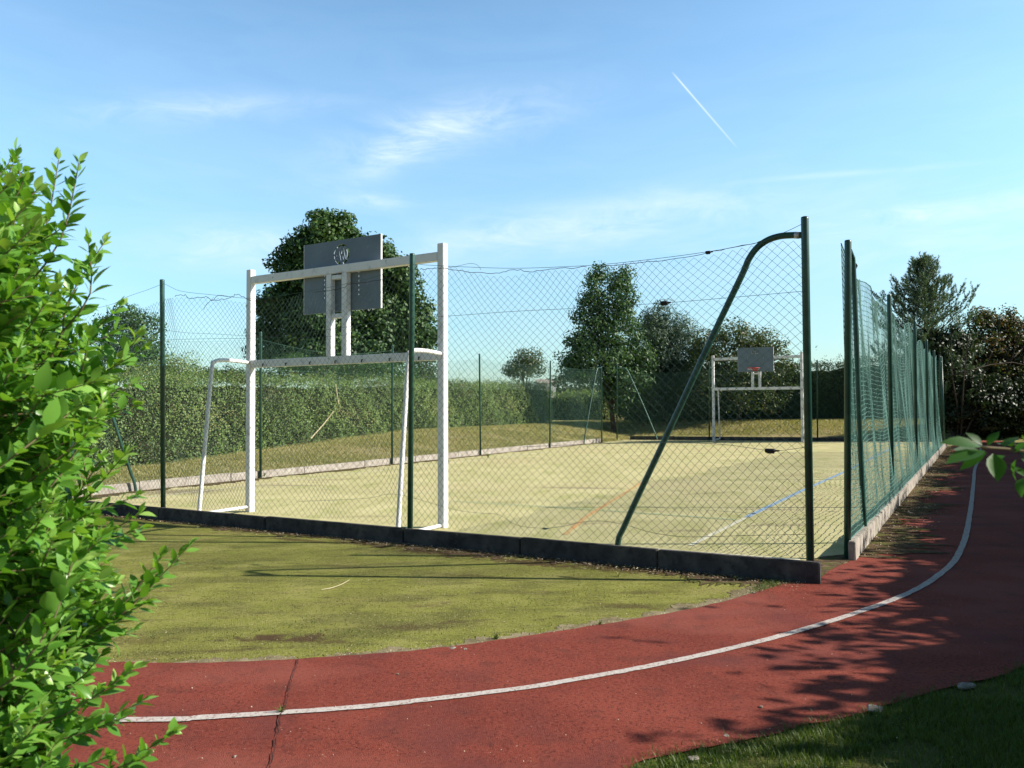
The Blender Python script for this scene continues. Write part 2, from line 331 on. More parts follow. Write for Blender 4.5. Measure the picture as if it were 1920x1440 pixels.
M_grass = mat('grass_ground', [(.15, .17, .05), (.24, .22, .085), (.35, .29, .13)], scale=1.2, rough=1, bump=1, bscale=60, spec=.05)
layer(M_grass, (.36, .29, .16), .45, .46, .64, (1, 1, 1), .75, seed=3)
layer(M_grass, (.08, .055, .035), 3, .6, .75, (1, 1, 1), .5, seed=6)
G_bank = leafmat('grass_dry', [(.16, .22, .06), (.28, .28, .10), (.42, .37, .20), (.50, .42, .25)], .3)
G_near = leafmat('grass_green', [(.045, .085, .018), (.08, .13, .025), (.14, .18, .04)], .35)

# ------------------------------------------------------------------ ground
def bankH(b): return float(np.interp(b, [-8, 2, 6, 11, 16, 60], [0, .02, .08, .38, .66, .7]))
def sstep(t): t = max(0., min(1., t)); return t*t*(3-2*t)
def bz(a, b):
    d = max(-a-.35, b-26.6, 0); z = bankH(b)*sstep(d/4.3)
    z += .25*sstep((a-14.2)/3)*sstep((b+4)/4)
    return z
def zat(p): q = ab(Vector((p[0], p[1], 0))); return bz(q[0], q[1])
As = [-420, -200, -90, -50, -30, -18]+list(np.arange(-12, 0.1, .5))+[3, 6, 9, 12]+list(np.arange(13, 20, .5))+[24, 30, 50, 90, 200, 420]
Bs = [-420, -200, -90, -40, -20]+list(np.arange(-12, 36, 1.0))+[40, 50, 70, 120, 220, 480]
gv = []; gf = []
for b in Bs:
    for a in As: gv.append(W(a, b, -.012+bz(a, b)+(.03*math.sin(a*3.1+b*2.3) if (a < -1 or b > 27.5) else 0)*(1 if abs(a) < 20 and b < 40 else 0)))
for j in range(len(Bs)-1):
    for i in range(len(As)-1): q = j*len(As)+i; gf.append((q, q+1, q+1+len(As), q+len(As)))
tag(mesh_np('ground', [tuple(p) for p in gv], gf, M_grass, smooth=True), kind='structure')
sheet('court', [W(-.0, -.0), W(12, 0), W(12.05, 1), W(12, 24.7), W(0, 24.7)], 0, M_court)
inner = [gp(*p) for p in ((150, 1243), (250, 1243), (400, 1243), (560, 1236), (700, 1227), (800, 1218), (900, 1206), (1000, 1191), (1100, 1176), (1200, 1160), (1280, 1145), (1350, 1130), (1410, 1113), (1460, 1098), (1510, 1083), (1550, 1068), (1590, 1054))]
line = [gp(*p) for p in ((220, 1353), (380, 1348), (530, 1339), (680, 1328), (800, 1315), (900, 1303), (1000, 1290), (1100, 1273), (1200, 1255), (1300, 1234), (1400, 1211), (1480, 1190), (1560, 1166), (1620, 1146), (1680, 1124), (1725, 1103), (1760, 1080), (1788, 1055), (1801, 1032), (1811, 1005), (1817, 975), (1822, 940), (1826, 900), (1828, 880))]
outer = [gp(*p) for p in ((1180, 1440), (1260, 1414), (1380, 1393), (1450, 1378), (1500, 1362), (1600, 1343), (1700, 1312), (1800, 1285), (1920, 1250))]
R3 = [W(12.2, 5), W(12.2, 12), W(12.2, 21.6), W(12.4, 24.6), W(11.8, 25.6), W(9, 25.8), W(-4, 25.8)]
R3o = [W(13.62, -.2), W(13.8, 1.5), W(13.85, 5), W(13.85, 12), W(13.85, 23.4), W(13.4, 26.2), W(12.2, 27.5), W(9, 27.7), W(-4, 27.7)]
left_in = [Vector((-16, 10, 0)), Vector((-11, 6.6, 0)), Vector((-7, 4.9, 0)), Vector((-4.5, 4.35, 0))]
left_out = [Vector((-17, 8.2, 0)), Vector((-12, 4.8, 0)), Vector((-7, 3.1, 0)), Vector((-4, 2.7, 0)), Vector((-2, 2.6, 0)), Vector((-.5, 2.62, 0)), Vector((.4, 2.78, 0))]
trk_in = smooth_path(left_in+inner+[W(12.2, 1.8), W(12.2, 3)]+R3, 5)
trk_out = smooth_path(left_out+outer+R3o, 5)
sheet('track', trk_in+trk_out[::-1], .004, M_track, rag=.008)
moss_pts = [W(-13, .05), W(12.08, .05), W(12.1, 1.3)]+[p for p in smooth_path([W(12.6, .9)]+line[::-1][9:]+[Vector((-4.5, 3.5, 0)), Vector((-7, 4, 0)), Vector((-11, 5.7, 0)), Vector((-16, 9, 0))], 3)]
sheet('moss', moss_pts, -.004, M_moss)
strip('track_line', smooth_path([Vector((-16.5, 9.1, 0)), Vector((-11.5, 5.7, 0)), Vector((-7, 4.0, 0)), Vector((-4.3, 3.55, 0))]+line+[W(12.97, 16), W(12.97, 21.5), W(12.7, 25.1), W(11.5, 26.7), W(9, 26.9), W(-4, 26.9)], 6), .052, .009, M_white, rag=.0028)
# court markings
strip('court_line', [gp(300, 972), gp(480, 978), gp(840, 1000), gp(1060, 1016), gp(1295, 1035), gp(1500, 1050)], .05, .004, M_wcourt, rag=.004)
strip('court_line', [gp(1295, 1023), gp(1398, 971)], .06, .0042, M_wcourt, rag=.003)
strip('court_line', [gp(1400, 970), gp(1500, 922), gp(1590, 882), W(10.62, 23.8)], .075, .004, M_blue, rag=.003)
strip('court_line', [gp(480, 912), gp(820, 926), gp(1400, 961), W(10.6, 3.62)], .05, .004, M_wfaint, rag=.004)
strip('court_line', [gp(850, 940), gp(1130, 957), gp(1380, 975)], .09, .004, M_gfaint, rag=.004)
strip('court_line', smooth_path([gp(1060, 1003), gp(1105, 966), gp(1160, 932), gp(1203, 905)], 4), .06, .0046, M_orange, rag=.004)
strip('court_line', [W(1.2, 1), W(1.25, 23.8)], .05, .0044, M_wcourt, rag=.004)
strip('court_line', [W(1.2, 23.8), W(10.6, 23.8)], .05, .0052, M_wcourt, rag=.004)
strip('court_line', [W(1.2, 12.4), W(10.5, 12.4)], .05, .0048, M_wfaint, rag=.004)
strip('court_line', [W(1.2, 20.6), W(10.5, 20.6)], .05, .0048, M_wfaint, rag=.004)
# dirt along the edgings
def ribbon(name, a0, b0, a1, b1, w0, w1, side, z, m, n=520):
    A, B = W(a0, b0), W(a1, b1); d = (B-A).normalized(); nn = Vector((-d.y, d.x, 0))*side; top = []; bot = []
    ph = [random.uniform(0, 6) for _ in range(4)]
    for i in range(n+1):
        t = i/n; p = A.lerp(B, t); s = t*(B-A).length
        ww = w0+(w1-w0)*t; ww *= 1+.35*math.sin(s*2.1+ph[0])+.25*math.sin(s*5.3+ph[1])+.2*math.sin(s*13+ph[2])+.22*math.sin(s*31+ph[3])+random.uniform(-.42, .42)
        top.append(p); bot.append(p+nn*max(.02, ww))
    return sheet(name, top+bot[::-1], z, m)
ribbon('dirt', 2, -.03, 11.9, -.03, .13, .24, -1, .0015, M_dirt)
ribbon('dirt', 12.06, 1.2, 12.04, 21.5, .40, .36, -1, .0085, M_dirt)
ribbon('dirt', 0.04, .6, 0.04, 22, .30, .14, -1, .0062, M_dirt)
sheet('dirt', [p+Vector((random.uniform(-.02, .02), random.uniform(-.02, .02), 0)) for p in (gp(1530, 1092), gp(1560, 1070), gp(1600, 1052), gp(1590, 1040), gp(1540, 1044), gp(1480, 1060))], .0072, M_dirt)
# sandy fringe where the moss meets the track
fr = [p for p in smooth_path(inner, 26)]; q1 = []; q2 = []
for i, p in enumerate(fr):
    d = (fr[min(i+1, len(fr)-1)]-fr[max(i-1, 0)]).normalized(); n_ = Vector((-d.y, d.x, 0)); t = i/len(fr)
    ww = .035+.10*t+.03*math.sin(i*.29)+.03*math.sin(i*.12+1)+random.uniform(-.03, .03)
    q1.append(p-n_*.01); q2.append(p+n_*max(.01, ww))
sheet('sandy_edge', q1+q2[::-1], -.0005, M_sand)
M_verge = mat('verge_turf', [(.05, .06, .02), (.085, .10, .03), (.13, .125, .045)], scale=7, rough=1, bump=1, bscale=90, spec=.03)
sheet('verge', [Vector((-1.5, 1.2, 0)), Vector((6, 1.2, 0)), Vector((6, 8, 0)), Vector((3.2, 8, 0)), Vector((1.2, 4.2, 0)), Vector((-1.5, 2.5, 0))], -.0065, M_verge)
# crack across the track
ck = smooth_path([gp(559, 1238), gp(553, 1262), gp(543, 1290), gp(536, 1325), gp(527, 1342), gp(520, 1380), gp(512, 1420), gp(503, 1450)], 10)
ck = [p+Vector((random.uniform(-.004, .004), 0, 0)) for p in ck]
strip('track_crack', ck, 0.0045, .0112, mat('crack_dirt', [(.03, .012, .01), (.05, .02, .015)]), rag=.0022, fine=False)

# ------------------------------------------------------------------ fences
def poly_tubes(P, r, n1, n2):
    """P (k,m,3): k polylines of m nodes -> 3-sided tubes; n1 thickness dir across the fence, n2 in the fence plane"""
    P = np.asarray(P, dtype=np.float64); k, m_, _ = P.shape; n1 = np.asarray(n1)*r; n2 = np.asarray(n2)*r
    offs = np.stack([n1, -.5*n1+1.15*n2, -.5*n1-1.15*n2]); Vv = (P[:, :, None, :]+offs[None, None]).reshape(-1, 3)
    base = (np.arange(k)[:, None]*m_+np.arange(m_-1)[None])*3; fs = []
    for j in range(3): j2 = (j+1) % 3; fs.append(np.stack([base+j, base+j2, base+3+j2, base+3+j], -1).reshape(-1, 4))
    return Vv, np.concatenate(fs)
UN, VN = np.array(U), np.array(V); ON = np.array(O)
def fence_xyz(axis, s, z, off, const):
    """axis 'a': runs along U at b=const; axis 'b': runs along V at a=const"""
    s, z, off = np.broadcast_arrays(s, z, off)
    if axis == 'a': p = ON+s[..., None]*UN+(const+off)[..., None]*VN
    else: p = ON+(const+off)[..., None]*UN+s[..., None]*VN
    p = p.copy(); p[..., 2] += z; return p
def chain(name, axis, const, s0, s1, top, zb, m, parent, w=.078, r=.0016, warp=None, kind='chain'):
    """chain-link bay between s0 and s1; top(s) gives the upper edge"""
    nc = max(2, int(round((s1-s0)/(w/2)))); cw = (s1-s0)/nc; nr = int(round((2.75-zb)/(w/2))); 
    j = np.arange(nr+1); t = j/nr; lines = []
    for k in range(nc):
        s = s0+(k+((j+k) % 2))*cw
        lines.append(np.stack([s, t], -1))
    A = np.array(lines); s = A[..., 0]; t = A[..., 1]
    tp = np.interp(s, top[0], top[1]); edge = np.minimum(s-s0, s1-s).clip(0, .4)/.4
    z = zb+(tp-zb)*t
    off = .018*np.sin(s*2.3+t*3)*edge
    if warp is not None: ds, dz, do = warp(s, t); s = s+ds*edge; z = z+dz*edge*(1-(1-t)**8); off = off+do*edge
    # ragged top: knotted wire ends
    Vv, Fq = poly_tubes(fence_xyz(axis, s, z, off, const), r, VN if axis == 'a' else UN, UN if axis == 'a' else VN)
    return mesh_np(name, Vv, Fq, m, parent)
def post(x, yb_world, xt, yt, r=.028, parent=None, m=M_green, depth=.12):
    """round post: base point on the ground, top at a measured spot of the same depth; slightly out of plumb like the real ones"""
    base = yb_world; top = pY(xt, yt, base.y)
    d = (top-base).normalized()
    mb = MB(); mb.tube([base-d*depth, top-d*.02, top-d*.004, top], [r, r, r*.96, r*.6], 14); return mb.build('post', m, parent, smooth=True)
def wire(name, pts, r, m, parent, n=5): return MB().tube(pts, r, n).build(name, m, parent)
def sag(p, q, s, n=14, j=0):
    p, q = Vector(p), Vector(q); return [p.lerp(q, i/n)-Vector((0, 0, s*4*(i/n)*(1-i/n)+(random.uniform(-j, j) if 0 < i < n else 0))) for i in range(n+1)]
def tensioner(p, d, parent, m=M_black, L_=.075, r=.018):
    d = Vector(d).normalized(); mb = MB(); mb.tube([p-d*L_*.5, p-d*L_*.42, p+d*L_*.3, p+d*L_*.42, p+d*L_*.75], [r*.5, r, r*.9, r*.45, r*.35], 10)
    up = Vector((0, 0, 1)); mb.box(p-up*r*.9, d*L_*.3, up.cross(d)*r*.5, up*r*.35); return mb.build('tensioner', m, parent)

# near fence -------------------------------------------------------
nf = thing('chain_link_fence', W(6, 0), 'tall green chain-link fence nearest the camera, with a sagging top wire', 'fence')
b304 = W(3.87, 0); b772 = W(8.0, -.012); b1518 = W(11.93, .0); b0 = W(-.05, 0)
def lab(p, a=None): return p
post(304, plb(306, 970, 0).xy.to_3d(), 304, 524, .031, nf)
p772 = plb(768.5, 1000, -.005).xy.to_3d(); post(772, p772, 773, 475, .029, nf)
p1518 = plb(1519.5, 1080, .02).xy.to_3d(); post(1518, p1518, 1509, 406, .030, nf)
MB().tube([b0-Vector((0, 0, .1)), b0+Vector((0, 0, 3.2))], .029, 14).build('post', M_green, nf, smooth=True)
def near_top(pxs):
    q = [ab(plb(x, y, 0)) for x, y in pxs]; return ([p[0] for p in q], [p[2] for p in q])
t1 = near_top(((306, 560), (330, 556), (400, 562), (440, 566), (470, 565), (540, 556), (620, 545), (660, 535), (700, 527), (740, 512), (772, 501)))
t2 = near_top(((774, 501), (800, 504), (840, 502), (900, 512), (960, 514), (1000, 510), (1080, 505), (1150, 499), (1240, 488), (1330, 474), (1400, 461), (1440, 453), (1480, 450), (1510, 455)))
t0 = near_top(((20, 600), (200, 592), (240, 580), (304, 562)))
def warp1(s, t):
    return (.10*np.sin(s*1.7+t*4.2)+.05*np.sin(s*5+t*9)+.10*(t-.3)*np.sin(s*2.6), .03*np.sin(s*3.1+t*6), .05*np.sin(s*2+t*7))
def warp2(s, t):
    return (.035*np.sin(s*1.9+t*3.2)+.012*np.sin(s*7+t*11), .018*np.sin(s*2.7+t*5)+.012*np.sin(s*6.1)*t, .02*np.sin(s*2.6+t*4))
a304, a772, a1518 = ab(plb(305, 700, 0))[0], ab(plb(770, 700, 0))[0], ab(plb(1513, 700, 0))[0]
chain('mesh_panel', 'a', 0, 0, a304, t0, .17, M_wire, nf, warp=warp1)
chain('mesh_panel', 'a', .004, a304, a772, t1, .17, M_wire, nf, warp=warp1)
chain('mesh_panel', 'a', .004, a772, a1518, t2, .17, M_wire, nf, warp=warp2)
def pxw(name, pts, r, m=M_wire, b=.0, j=0, parent=nf):
    P = smooth_path([plb(x, y, b) for x, y in pts], 6); P = [p+Vector((0, random.uniform(-j, j)*.5, random.uniform(-j, j))) for p in P]; return wire(name, P, r, m, parent)
pxw('top_wire', ((120, 590), (205, 572), (240, 556), (275, 544), (304, 533), (312, 534), (340, 546), (400, 553), (460, 559), (500, 558), (600, 542), (700, 520), (772, 497), (800, 497), (860, 500), (960, 503), (1060, 500), (1150, 494), (1300, 476), (1420, 455), (1470, 436), (1504, 420)), .0022, b=-.012)
pxw('loose_wire', ((328, 556), (345, 553), (360, 560), (380, 556), (400, 562), (430, 560), (445, 552), (470, 563), (500, 563), (520, 560)), .0032, M_rust, -.02, .014)
pxw('loose_wire', ((382, 580), (390, 568), (402, 560), (410, 553), (432, 556)), .0028, M_rust, -.02, .008)
pxw('loose_wire', ((590, 548), (640, 541), (655, 533), (690, 529), (730, 520), (772, 505)), .0028, M_rust, -.015, .006)
pxw('loose_wire', ((788, 505), (820, 503), (850, 505), (880, 511), (930, 512), (965, 506), (1000, 509), (1040, 505), (1100, 500)), .0028, M_rust, -.01, .008)
pxw('loose_wire', ((830, 505), (862, 498), (882, 494), (895, 497), (902, 506)), .0018, M_wire, -.02)
pxw('loose_wire', ((1120, 501), (1190, 493), (1270, 485), (1340, 471), (1400, 459), (1430, 452)), .0026, M_rust, -.01, .006)
pxw('middle_wire', ((306, 637), (400, 635), (470, 634), (560, 625), (700, 606), (772, 597), (850, 592), (960, 584), (1080, 578), (1246, 568), (1380, 557), (1507, 546)), .0019, b=-.008)
pxw('loose_wire', ((306, 618), (350, 624), (400, 626), (470, 630), (560, 634), (650, 628)), .0016, b=-.01)
pxw('loose_wire', ((1510, 838), (1480, 843), (1445, 845), (1400, 839), (1350, 833), (1250, 830), (1100, 833), (980, 838)), .0019, b=-.012)
pxw('loose_wire', ((1022, 991), (1060, 986), (1090, 979), (1130, 977), (1175, 985), (1220, 998), (1275, 1006), (1330, 1006), (1400, 1004), (1512, 1002)), .0019, b=-.012)
pxw('loose_wire', ((560, 940), (620, 938), (690, 934), (745, 927), (850, 955), (900, 962), (935, 965), (970, 985), (1022, 991)), .0016, b=-.012)
tensioner(plb(1246, 568, -.012), U, nf); tensioner(plb(1445, 845, -.016), U, nf, L_=.09); tensioner(plb(1328, 473, -.014), U, nf, L_=.05, r=.013)
tensioner(plb(1022, 991, -.016), U, nf, M_wiref, .05, .008)
brp = [plb(x, y, .06) for x, y in ((1506, 441), (1485, 441), (1462, 443), (1440, 450), (1420, 464), (1404, 486), (1391, 516), (1340, 622), (1290, 730), (1240, 838), (1190, 944), (1170, 988), (1160, 1010), (1157, 1040))]
MB().tube(smooth_path(brp, 6), .026, 14).build('brace', M_green, nf, smooth=True)
MB().tube([plb(1490, 441, .06), plb(1499, 441, .06)], .0275, 14).build('brace_sleeve', M_galv, nf, smooth=True)

def edging(label, axis, const, s0, s1, h=.165, th=.03, step=2.0, joints=None, m=None):
    e = thing('concrete_edging', W((s0+s1)/2, const) if axis == 'a' else W(const, (s0+s1)/2), label, 'edging')
    js = joints or [s0+i*step for i in range(int((s1-s0)/step+.01)+1)]
    if js[-1] < s1-.3: js.append(s1)
    for x0, x1 in zip(js[:-1], js[1:]):
        mb = MB(); n = 8; dz = random.uniform(-.008, .008); do = random.uniform(-.006, .006); tl = random.uniform(-.004, .004)
        D1 = U if axis == 'a' else V; D2 = V if axis == 'a' else U
        c = (O+D1*((x0+x1)/2)+D2*(const+do)); mb.box(c+Vector((0, 0, (h+dz)/2-.05)), D1*((x1-x0)/2-.006)+Vector((0, 0, tl)), D2*th, Vector((0, 0, (h+dz)/2+.05)))
        mb.build('board', m or M_conc, e, bevel=.007)
    return e
edging('low dark kerb boards under the nearest chain-link fence, shaded face towards the camera', 'a', -.045, -.3, 12.0, .155, joints=[-.3, 1.9, 3.87, 5.88, 7.95, 9.35, 10.7, 12.0], m=M_conc_shade)
edging('low concrete kerb at the foot of the green netting, along the right track', 'b', 12.07, 1.0, 21.6, .17)
edging('pale sunlit concrete kerb along the left side of the court by the hedge bank', 'b', -.07, .2, 22.2, .155)
edging('low concrete kerb in shade across the far end of the court behind the far goal', 'a', 24.75, .1, 11.9, .15, m=M_conc_shade)

# left fence -------------------------------------------------------
lf = thing('chain_link_fence', W(0, 11), 'green chain-link fence along the left side of the court in front of the long hedge', 'fence')
lposts = ((488.5, 889, 489, 622), (735, 860, 736, 647), (901, 848, 899, 663), (1031, 836, 1032, 676), (1128.5, 829, 1127.5, 687))
lb = []
for xb, yb, xt, yt in lposts:
    p = pla(xb, yb, 0).xy.to_3d(); lb.append(ab(p)[1]); post(0, p, xt, yt, .027, lf)
MB().tube([W(0, .45, -.1), W(0, .45, 3.15)], .028, 14).build('post', M_green, lf, smooth=True)
ltops = [.45]+lb; 
for k in range(5):
    s0, s1 = ltops[k], ltops[k+1]; s_ = np.linspace(s0, s1, 9); tt = 2.92-(.18 if k < 3 else .08)*np.sin(np.pi*(s_-s0)/(s1-s0))
    chain('mesh_panel', 'b', 0, s0, s1, (s_, tt), .16, M_wiref, lf, w=.08, r=.0017, warp=warp2)
    wire('top_wire', [W(-.01, a_, z_) for a_, z_ in zip(s_, tt+.02)], .0022, M_wiref, lf)
    wire('middle_wire', [W(-.01, s0, 2.3), W(-.01, s1, 2.3)], .0018, M_wiref, lf)
br = [pla(x, y, .05) for x, y in ((160, 690), (178, 703), (200, 750), (225, 825), (243, 880), (252, 905), (255, 925))]
MB().tube(smooth_path(br, 5), .026, 12).build('brace', M_green, lf, smooth=True)
br = [pla(x, y, .04) for x, y in ((1128, 690), (1122, 690), (1118.5, 696), (1112, 730), (1097, 815), (1095, 832))]
MB().tube(smooth_path(br, 5), .025, 12).build('brace', M_green, lf, smooth=True)

# far fence --------------------------------------------------------
ff = thing('chain_link_fence', W(6, 24.7), 'green chain-link fence across the far end of the court behind the far goal', 'fence')
fb = []
for xb, xt, yt in ((1157, 1157, 680), (1330, 1330, 678), (1533, 1532, 675)):
    p = plb(xb, 827, 24.7).xy.to_3d(); fb.append(ab(p)[0]); post(0, p, xt, yt, .027, ff)
MB().tube([W(11.9, 24.7, -.1), W(11.9, 24.7, 3.0)], .027, 12).build('post', M_green, ff, smooth=True)
fs_ = fb+[11.9]
for k in range(3):
    s0, s1 = fs_[k], fs_[k+1]; s_ = np.linspace(s0, s1, 9); tt = 2.86-.08*np.sin(np.pi*(s_-s0)/(s1-s0))
    chain('mesh_panel', 'a', 24.7, s0, s1, (s_, tt), .16, M_wiref, ff, w=.08, r=.0016, warp=warp2)
    wire('top_wire', [W(a_, 24.69, z_) for a_, z_ in zip(s_, tt+.02)], .0022, M_wiref, ff)
br = [plb(x, y, 24.65) for x, y in ((1157, 691), (1168, 690), (1175, 693), (1182, 706), (1205, 757), (1230, 817), (1233, 830))]
MB().tube(smooth_path(br, 5), .024, 12).build('brace', M_wiref, ff, smooth=True)
br = [W(11.9, 24.65, 2.8), W(11.6, 24.65, 2.78), W(11.3, 24.65, 2.3), W(10.2, 24.65, 0)]
MB().tube(smooth_path(br, 5), .024, 12).build('brace', M_green, ff, smooth=True)

# right fence with netting ----------------------------------------
rf = thing('netting_fence', W(12, 11), 'green posts hung with sagging green netting, on the right beside the red track', 'fence')
rp = []
for i, (xb, xt, yt, b_) in enumerate(((1589, 1590, 450, None), (1669, 1667, 552, 5.6), (1716, 1715, 602, 10.0), (1738, 1737, 637, 14.2), (1752, 1751, 657, 17.9), (1763.5, 1762.5, 668, 21.4))):
    if i == 0: p = gp(1589, 1048)
    else: p = pla(xb, 820, 12.03).xy.to_3d()
    rp.append(ab(p)); post(0, p, xt, yt, .030 if i == 0 else .028, rf)
bs_ = [q[1] for q in rp]; as_ = [q[0] for q in rp]
def netting(k):
    s0, s1 = bs_[k]+.03, bs_[k+1]; w_ = .052; nc = int((s1-s0)/w_); nr = 52
    s = np.linspace(s0, s1, nc+1)[None, :]*np.ones((nr+1, 1)); t = np.linspace(0, 1, nr+1)[:, None]*np.ones((1, nc+1)); u_ = (s-s0)/(s1-s0)
    ph = k*2.1; fold = np.sin(np.pi*u_.clip(0, 1))**.6
    topz = 2.80-.16*np.sin(np.pi*u_)-.05*np.sin(3*np.pi*u_+ph)-.03*k
    z = .17+(topz-.17)*t-.07*np.sin(np.pi*u_)*np.sin(np.pi*t)*np.sin(3*t+ph)-.10*np.sin(u_*7+t*3+ph)*t*(1-t)*2
    off = .012+fold*(.034*np.sin(s*3.1+1.6*t+ph+1.4*np.sin(t*4+s))+.014*np.sin(s*7.3-4.1*t+ph)+.045*np.sin(np.pi*t)*np.sin(1.7*s+ph+2*t)+.006*np.sin(s*15+t*6))*np.clip(t*6, .12, 1)
    ds = (.05*np.sin(t*5+ph)*np.sin(np.pi*u_)+.03*np.sin(s*4+t*7))*np.clip((s-bs_[0])/.5, 0, 1)+rng.normal(0, .006, s.shape)*np.clip((s-bs_[0])/.5, 0, 1); z = z+rng.normal(0, .005, s.shape)-.035*np.sin(s*2.9+t*8+ph)*fold*t
    ac = as_[k]+(as_[k+1]-as_[k])*u_
    P = fence_xyz('b', s+ds, z, off*.65*np.clip((s-bs_[0])/2, 0, 1)+ac+(-.045+.085*(1-t)**3)*np.clip((s-bs_[0])/2.5-.1, 0, 1)+.02*np.clip(1-(s-bs_[0])/2.5, 0, 1), 0.)
    V1, F1 = poly_tubes(P, .0030, (0, 0, 1), UN); V2, F2 = poly_tubes(np.swapaxes(P, 0, 1), .0025, UN, VN)
    mesh_np('netting', np.concatenate([V1, V2]), np.concatenate([F1, F2+len(V1)]), M_net, rf)
    # head rope and tail rope
    wire('top_rope', [tuple(p) for p in P[-1][::3]], .005, M_net, rf, 6)
    wire('bottom_rope', [tuple(p) for p in P[0][::3]], .0055, M_net, rf, 6)
for k in range(5): netting(k)
bb = [pla(x, y, 12.06) for x, y in ((1593, 470), (1597, 480), (1600, 500), (1606, 640), (1612, 800), (1617, 920), (1621, 985), (1622, 1010))]
MB().tube(smooth_path(bb, 5), .024, 12).build('brace', M_green, rf, smooth=True)
tensioner(pla(1604, 498, 12.07), V, rf, L_=.08, r=.02)

# ------------------------------------------------------------------ goals
def board_mesh(name, cx, cz, wd, ht, th, y, parent, m, flip):
    """backboard cut through with a ringed emblem, letters and two rows of slots (flip: local x as seen from behind)"""
    cu = bpy.data.curves.new(name, 'CURVE'); cu.dimensions = '2D'; cu.fill_mode = 'BOTH'; cu.extrude = th/2
    def sp(pts):
        s = cu.splines.new('POLY'); s.points.add(len(pts)-1); s.use_cyclic_u = True
        for i, p in enumerate(pts): s.points[i].co = (p[0], p[1], 0, 1)
    sp([(-wd/2, -ht/2), (wd/2, -ht/2), (wd/2, ht/2), (-wd/2, ht/2)])
    ex, ez, R = .0, ht/2-.19, .125; F_ = -1 if flip else 1
    def arc(a0, a1, r0, r1, n=14):
        A = [math.radians(a0+(a1-a0)*i/n) for i in range(n+1)]
        sp([(F_*(ex+r0*math.cos(a)), ez+r0*math.sin(a)) for a in A]+[(F_*(ex+r1*math.cos(a)), ez+r1*math.sin(a)) for a in A[::-1]])
    arc(48, 128, .108, .134); arc(-75, 34, .098, .138); arc(140, 172, .106, .134); arc(180, 205, .106, .134); arc(212, 262, .104, .134)
    def bar(x0, z0, x1, z1, w_): sp([(F_*(ex+x0), ez+z0), (F_*(ex+x0+w_), ez+z0), (F_*(ex+x1+w_), ez+z1), (F_*(ex+x1), ez+z1)])
    bar(-.052, .062, -.018, -.078, .024)                       # stem of the K
    bar(.000, .062, -.008, .006, .022); bar(.012, -.006, .026, -.072, .022)
    bar(.026, .092, .062, -.076, .024)                           # tall stroke
    bar(-.098, .012, -.09, -.02, .016); bar(-.082, -.028, -.076, -.062, .014); bar(-.068, .008, -.064, -.05, .012)
    for sx in (-.30, .30):
        for i in range(7):
            z0 = ht/2-.36-i*.058; sp([(sx-.009, z0), (sx+.009, z0), (sx+.009, z0-.036), (sx-.009, z0-.036)])
    tmp = bpy.data.objects.new(name, cu); COL.objects.link(tmp); bpy.context.view_layer.update()
    me = bpy.data.meshes.new_from_object(tmp.evaluated_get(bpy.context.evaluated_depsgraph_get())); bpy.data.objects.remove(tmp); bpy.data.curves.remove(cu)
    me.name = name; me.transform(Matrix.Translation((cx, y, cz)) @ Matrix.Rotation(math.pi/2, 4, 'X')); me.materials.clear(); me.materials.append(m)
    return link(name, me, parent)
